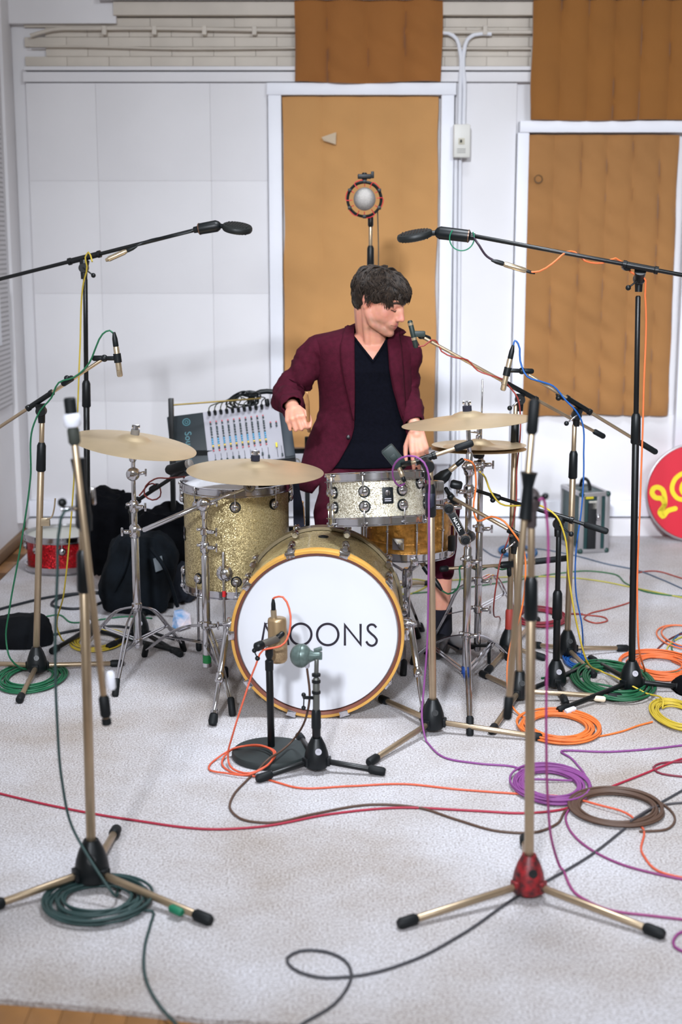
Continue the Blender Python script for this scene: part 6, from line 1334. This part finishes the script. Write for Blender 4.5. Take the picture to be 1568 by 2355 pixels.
cable('orange-red cable from the gold bass drum microphone to the right', (226, 96, 62), [CONE, P(632, 1374, HUBE.y + 0.07), P(650, 1373, HUBE.y + 0.06), P(665, 1400, HUBE.y + 0.05), P(668, 1435, HUBE.y + 0.03), P(660, 1470, HUBE.y + 0.01), P(645, 1486, HUBE.y - 0.02), P(628, 1490, HUBE.y - 0.025), P(605, 1495, HUBE.y - 0.03), P(588, 1530, HUBE.y - 0.03), P(560, 1610, HUBE.y - 0.06), P(535, 1690, HUBE.y - 0.08), F(524, 1735, 0.03), F(535, 1768, 0.01), F(575, 1778, 0.008), F(620, 1755, 0.03), F(634, 1735, 0.042), F(600, 1716, 0.04), F(540, 1720, 0.03), F(498, 1745, 0.006), F(484, 1772, 0.005), F(520, 1778, 0.008), F(570, 1782, 0.012), F(615, 1760, 0.03), F(630, 1732, 0.045), F(590, 1713, 0.046), F(530, 1726, 0.02), F(510, 1755, 0.006), (540, 1778), (590, 1786), (640, 1800), (680, 1811), (800, 1808), (930, 1803), (1050, 1815), (1200, 1826), (1300, 1833), F(1380, 1852, 0.012), F(1440, 1870, 0.012), (1474, 1900), (1478, 1965), (1520, 2006), (1568, 2018), (1640, 2024)], 0.0033)
cable('brown cable from the ball microphone ending in a big brown coil', (92, 66, 52), [P(706, 1538, HUBF.y + 0.005), P(712, 1600, HUBF.y + 0.02), P(702, 1655, HUBF.y + 0.05), F(668, 1708, 0.05), F(645, 1728, 0.045), F(610, 1752, 0.038), F(592, 1772, 0.012), (560, 1802), (535, 1832), (530, 1862), (562, 1886), (620, 1892), (720, 1872), (860, 1850), (960, 1857), (1050, 1885), (1150, 1912), (1230, 1914), (1280, 1895), (1305, 1862), CO(1312, 1823, 1524, 1908, 13.3, 3.0, -1, 0.16, seed=2), (1540, 1862), (1552, 1885), (1530, 1908), (1470, 1912)], 0.0036)
cable('purple cable running down the tom stand into a purple coil', (142, 70, 142), [P(930, 1112, HUBG.y + 0.16), P(918, 1118, HUBG.y + 0.13), P(905, 1102, HUBG.y + 0.1), P(905, 1072, HUBG.y + 0.06), P(925, 1052, HUBG.y + 0.02), P(955, 1050, HUBG.y - 0.01), P(975, 1064, hg - 0.022), P(985, 1090, hg - 0.022), P(986, 1150, hg - 0.024), P(985, 1350, hg - 0.022), P(981, 1500, hg - 0.02), P(974, 1590, hg - 0.03), P(970, 1650, hg - 0.06), (980, 1705), (1030, 1745), (1100, 1756), (1190, 1766), CO(1176, 1768, 1358, 1856, 13.9, 2.4, -1, 0.24, seed=3), (1345, 1790), (1328, 1760), (1308, 1740), (1290, 1730), (1400, 1729), (1500, 1722), (1580, 1713), (1640, 1708)], 0.0034)
cable('magenta cable hanging straight down beside the red hub stand', (156, 60, 122), [P(1240, 1150, hd_ - 0.05), P(1249, 1146, hd_ - 0.04), P(1254, 1170, hd_ - 0.03), P(1258, 1400, hd_ - 0.02), P(1256, 1700, hd_), P(1259, 1830, hd_ + 0.05), P(1268, 1930, hd_ + 0.1), F(1290, 2000), (1330, 2060), (1400, 2092), (1500, 2106), (1568, 2114), (1640, 2120)], 0.0036)
cable('purple cable leaving the brown coil towards the lower right edge', (146, 62, 120), [(1320, 1850), (1302, 1872), (1308, 1905), (1350, 1948), (1430, 1988), (1520, 2012), (1568, 2022), (1640, 2030)], 0.0034)
cable('small magenta loop at the lower right edge', (150, 60, 130), [(1610, 2140), (1570, 2142), (1550, 2158), (1552, 2178), (1575, 2190), (1620, 2195)], 0.0036)
cable('grey cable passing under the red hub stand with one open loop', (66, 66, 72), [(1660, 1760), (1568, 1818), (1500, 1858), (1450, 1895), (1350, 1972), (1250, 2030), (1190, 2062), (1060, 2150), (950, 2208), (820, 2244), (730, 2247), (672, 2226), (660, 2203), (690, 2187), (745, 2188), (792, 2208), (808, 2240), (796, 2275), (765, 2312), (690, 2358), (640, 2400)], 0.0036)
cable('grey cable ending across the brown coil at right', (84, 80, 84), [F(1450, 1888, 0.02), F(1500, 1858, 0.016), (1530, 1850), (1568, 1846), (1640, 1840)], 0.0034)
cable('dark green cable hanging from the left foreground stand into its coil', (44, 72, 70), [P(160, 1172, hc - 0.045), P(148, 1176, hc - 0.055), P(137, 1215, hc - 0.05), P(132, 1320, hc - 0.04), P(127, 1480, hc - 0.03), P(131, 1650, hc - 0.03), P(143, 1800, hc - 0.03), P(165, 1900, hc - 0.03), P(200, 1965, hc - 0.06), P(235, 2020, hc - 0.09), F(262, 2058, 0.03), CO(99, 2026, 350, 2138, 12.3, 1.2, -1, 0.30, seed=5, zstack=0.016), (350, 2095), (346, 2125), (334, 2170), (338, 2260), (385, 2335), (430, 2380)], 0.0037)
cable('green cable from left pencil microphone to a green coil at edge', (14, 104, 66), [P(262, 768, hb - 0.06), P(252, 760, hb - 0.06), P(236, 768, hb - 0.06), P(222, 795, hb - 0.06), P(205, 835, hb - 0.05), P(170, 868, hb - 0.045), P(135, 880, hb - 0.04), P(118, 915, hb - 0.03), P(92, 945, hb - 0.02), P(78, 975, hb - 0.02), P(70, 1100, hb - 0.01), P(45, 1270, hb), P(22, 1400, hb), P(14, 1470, hb), P(24, 1515, hb - 0.02), F(45, 1535, 0.03), CO(-6, 1530, 150, 1597, 11.6, 1.0, -1, 0.28, seed=6)], 0.0034)
cable('yellow cable down the tall left stand to a coil behind', (196, 170, 50), [P(212, 602, 5.47), P(203, 580, 5.5), P(196, 592, 5.5), P(200, 612, 5.5), P(192, 650, 5.52), P(184, 800, 5.52), P(176, 1000, 5.5), P(163, 1200, 5.5), P(146, 1370, 5.52), P(133, 1450, 5.55), F(150, 1478), CO(163, 1453, 288, 1502, 8.7, 3.0, -1, 0.25, seed=7)], 0.0033)
cable('blue cable down the silver boom stand to a small blue coil', (24, 92, 170), [P(1180, 796, hi - 0.07), P(1184, 783, hi - 0.07), P(1191, 790, hi - 0.07), P(1196, 830, hi - 0.07), P(1212, 866, hi - 0.08), P(1245, 878, hi - 0.07), P(1272, 888, hi - 0.05), P(1300, 920, hi - 0.04), P(1325, 946, hi - 0.04), P(1336, 965, hi - 0.03), P(1342, 1050, hi - 0.02), P(1336, 1180, hi - 0.02), P(1325, 1260, hi - 0.02), P(1325, 1370, hi - 0.02), P(1338, 1440, hi - 0.03), F(1338, 1500, 0.02), CO(1296, 1508, 1352, 1545, 7.2, 0.8, -1, 0.35, seed=8), (1380, 1542), (1430, 1538)], 0.0034)
cable('yellow cable from the low black boom to the yellow coil at right', (206, 178, 50), [P(1090, 1076, hj + 0.2), P(1110, 1090, hj + 0.18), P(1128, 1130, hj + 0.14), P(1150, 1158, hj + 0.11), P(1200, 1163, hj + 0.06), P(1245, 1164, hj + 0.0), P(1280, 1188, hj - 0.03), P(1296, 1225, hj - 0.03), P(1308, 1330, hj - 0.03), P(1325, 1430, hj - 0.05), P(1345, 1510, hj - 0.06), F(1385, 1545, 0.03), F(1430, 1565, 0.05), F(1480, 1592, 0.02), F(1525, 1618, 0.02), CO(1499, 1614, 1610, 1688, 10.2, 2.2, -1, 0.30, seed=9)], 0.0034)
cable('orange cable along the upper right boom down to an orange heap', (238, 116, 58), [P(1216, 626, hk), P(1240, 624, hk - 0.01), P(1270, 606, hk - 0.02), P(1302, 580, hk + 0.0), P(1322, 580, hk + 0.03), P(1345, 600, hk + 0.0), P(1385, 605, hk - 0.02), P(1415, 594, hk + 0.0), P(1436, 610, hk + 0.02), P(1462, 632, hk - 0.03), P(1478, 634, hk - 0.03), P(1483, 680, hk - 0.02), P(1480, 900, hk - 0.015), P(1472, 1150, hk - 0.015), P(1465, 1380, hk - 0.015), P(1468, 1480, hk - 0.02), F(1480, 1545, 0.02), CO(1425, 1502, 1610, 1572, 11.6, 2.6, -1, 0.40, seed=10)], 0.0035)
cable('orange cable from the snare microphone ending in an orange coil', (244, 126, 54), [P(1066, 1056, HUBL.y + 0.1), P(1085, 1062, hl + 0.1), P(1094, 1100, hl + 0.1), P(1090, 1180, hl + 0.09), P(1098, 1198, hl + 0.06), P(1130, 1188, hl + 0.02), P(1160, 1200, hl - 0.02), P(1180, 1225, hl - 0.03), P(1202, 1260, hl - 0.02), P(1208, 1330, hl - 0.02), P(1195, 1420, hl - 0.02), P(1172, 1490, hl - 0.02), P(1166, 1560, hl - 0.04), F(1178, 1625, 0.02), (1215, 1652), CO(1191, 1640, 1380, 1716, 13.5, 2.0, -1, 0.25, seed=11), (1385, 1692), (1430, 1682), (1470, 1668), (1500, 1660)], 0.0035)
cable('red cable wound along the tall silver boom behind the drummer', (150, 52, 42), [P(958, 797, hh - 0.12), P(975, 795, hh - 0.12), P(992, 782, hh - 0.11), P(1004, 786, hh - 0.09), P(1015, 808, hh - 0.09), P(1045, 822, hh - 0.10), P(1075, 828, hh - 0.07), P(1098, 852, hh - 0.06), P(1130, 864, hh - 0.07), P(1155, 872, hh - 0.05), P(1170, 888, hh - 0.03), P(1190, 915, hh - 0.03), P(1196, 950, hh - 0.02), P(1196, 1000, hh - 0.02), P(1188, 1080, hh - 0.02), P(1186, 1160, hh - 0.02), P(1172, 1230, hh - 0.03), P(1150, 1290, hh - 0.06), P(1141, 1345, hh - 0.06), F(1150, 1425)], 0.0030)
cable('dark red cable coil on the floor behind the stands at right', (130, 24, 40), [CO(1170, 1402, 1302, 1448, 10.2, 0.5, -1, 0.3, seed=12), (1302, 1412), (1340, 1412)], 0.0042)
cable('thin rust red cable looping on the far floor at right', (164, 66, 54), [(1305, 1410), (1345, 1414), (1390, 1420), (1396, 1428), (1370, 1433), (1344, 1424), (1352, 1413), (1400, 1400), (1450, 1384), (1452, 1345), (1462, 1318), (1500, 1313), (1568, 1330), (1640, 1350)], 0.0034)
cable('pale yellow cable across the far floor behind the kit', (192, 182, 78), [(915, 1350), (960, 1343), (1100, 1330), (1200, 1326), (1310, 1328), (1390, 1338), (1450, 1350), (1500, 1360), (1568, 1374), (1640, 1384)], 0.0034)
cable('green cable across the far floor behind the kit', (46, 110, 64), [(915, 1367), (1000, 1360), (1110, 1346), (1200, 1332), (1290, 1318), (1350, 1313), (1410, 1320), (1440, 1342), (1490, 1362), (1568, 1372), (1640, 1378)], 0.0034)
cable('blue-grey cable crossing the far floor toward the red sign', (92, 108, 128), [(1100, 1256), (1150, 1282), (1230, 1262), (1310, 1275), (1400, 1298), (1460, 1310), (1520, 1332), (1580, 1358), (1640, 1380)], 0.0034)
cable('yellow loops on the floor behind the bass drum', (190, 180, 60), [(925, 1340), (950, 1332), (985, 1338), (975, 1352), (930, 1368), (922, 1352), (960, 1340), (1005, 1345)], 0.0034)
cable('green cable coil beside the tall right stand base', (16, 92, 56), [(1245, 1560), (1290, 1552), CO(1320, 1530, 1500, 1620, 15.9, 2.8, -1, 0.28, seed=14, zstack=0.02), (1500, 1598)], 0.0040)
cable('blue cable coil near the back wall behind the hi-hat', (22, 108, 168), [CO(1146, 1258, 1232, 1286, 8.7, 0, 1, 0.2, seed=15)], 0.0042)
cable('orange loop with the tangled leads at right edge', (238, 124, 76), [CO(1516, 1440, 1640, 1500, 2.3, 1.2, -1, 0.15, seed=16), (1545, 1520), (1600, 1540)], 0.0035)
cable('green tangled lead at the right edge', (40, 110, 70), [(1620, 1440), (1568, 1455), (1545, 1480), (1560, 1505), (1600, 1512), (1560, 1545), (1520, 1552)], 0.0035)
cable('yellow tangled lead at the right edge', (204, 188, 70), [(1620, 1450), (1575, 1462), (1540, 1482), (1538, 1500), (1570, 1510), (1620, 1508)], 0.0035)
cable('blue tangled lead at the right edge', (40, 90, 160), [(1630, 1448), (1580, 1452), (1552, 1468), (1560, 1488), (1620, 1492)], 0.0035)
cable('dark red lead under the orange heap at right', (110, 36, 40), [(1512, 1492), (1530, 1476), (1560, 1460), (1620, 1446)], 0.0035)
cable('dark red loop on the carpet at right edge', (130, 40, 62), [(1640, 1742), (1568, 1752), (1520, 1755), (1502, 1765), (1512, 1776), (1568, 1786), (1640, 1790)], 0.0034)
cable('green cable from the under-snare microphone along the low arm', (18, 100, 60), [P(1016, 1358, 5.20), P(1030, 1366, 5.2), P(1050, 1356, 5.22), P(1058, 1330, 5.25), P(1056, 1308, 5.27), P(1075, 1302, 5.34), P(1100, 1312, 5.38), P(1130, 1302, 5.45), P(1155, 1310, 5.5), P(1178, 1308, 5.53), P(1180, 1320, 5.54)], 0.0034)
cable('black cable lying in a wide loop behind the left stands', (26, 32, 38), [(-40, 1412), (40, 1390), (120, 1372), (190, 1364), (240, 1366), (228, 1388), (170, 1400), (120, 1392), (140, 1374), (220, 1362), (300, 1385)], 0.006)
cable('thick black cable across the floor below the bags', (24, 28, 34), [(120, 1460), (190, 1447), (260, 1440), (330, 1450), (400, 1470)], 0.0055)
cable('short green cable on the floor behind the left foreground stand', (20, 110, 70), [(95, 1420), (130, 1414), (170, 1432), (230, 1425), (290, 1418), (350, 1422)], 0.0034)
cable('dark red looped cable on the floor tom microphone boom', (140, 52, 44), [P(425, 1096, 5.35), P(385, 1100, 5.5), P(355, 1102, 5.55), P(335, 1118, 5.56), P(332, 1138, 5.56), P(350, 1150, 5.56), P(368, 1142, 5.55), P(368, 1122, 5.55), P(350, 1112, 5.56), P(320, 1140, 5.58)], 0.0032)
cable('white mains lead trailing from the mixing desk', (206, 200, 176), [P(645, 1036, YX), P(668, 1052, YX), P(690, 1062, YX + 0.1), P(700, 1090, YX + 0.1), P(705, 1150, YX + 0.1), F(700, 1300)], 0.0028)
cable('grey thin lead behind the microphone stand above the drummer', (84, 74, 58), [P(868, 482, 6.44), P(870, 560, 6.44), P(869, 700, 6.44), P(868, 900, 6.44), P(868, 1100, 6.44), V3(P(868, 1100, 6.44).x, 6.44, 0.01)], 0.0028)
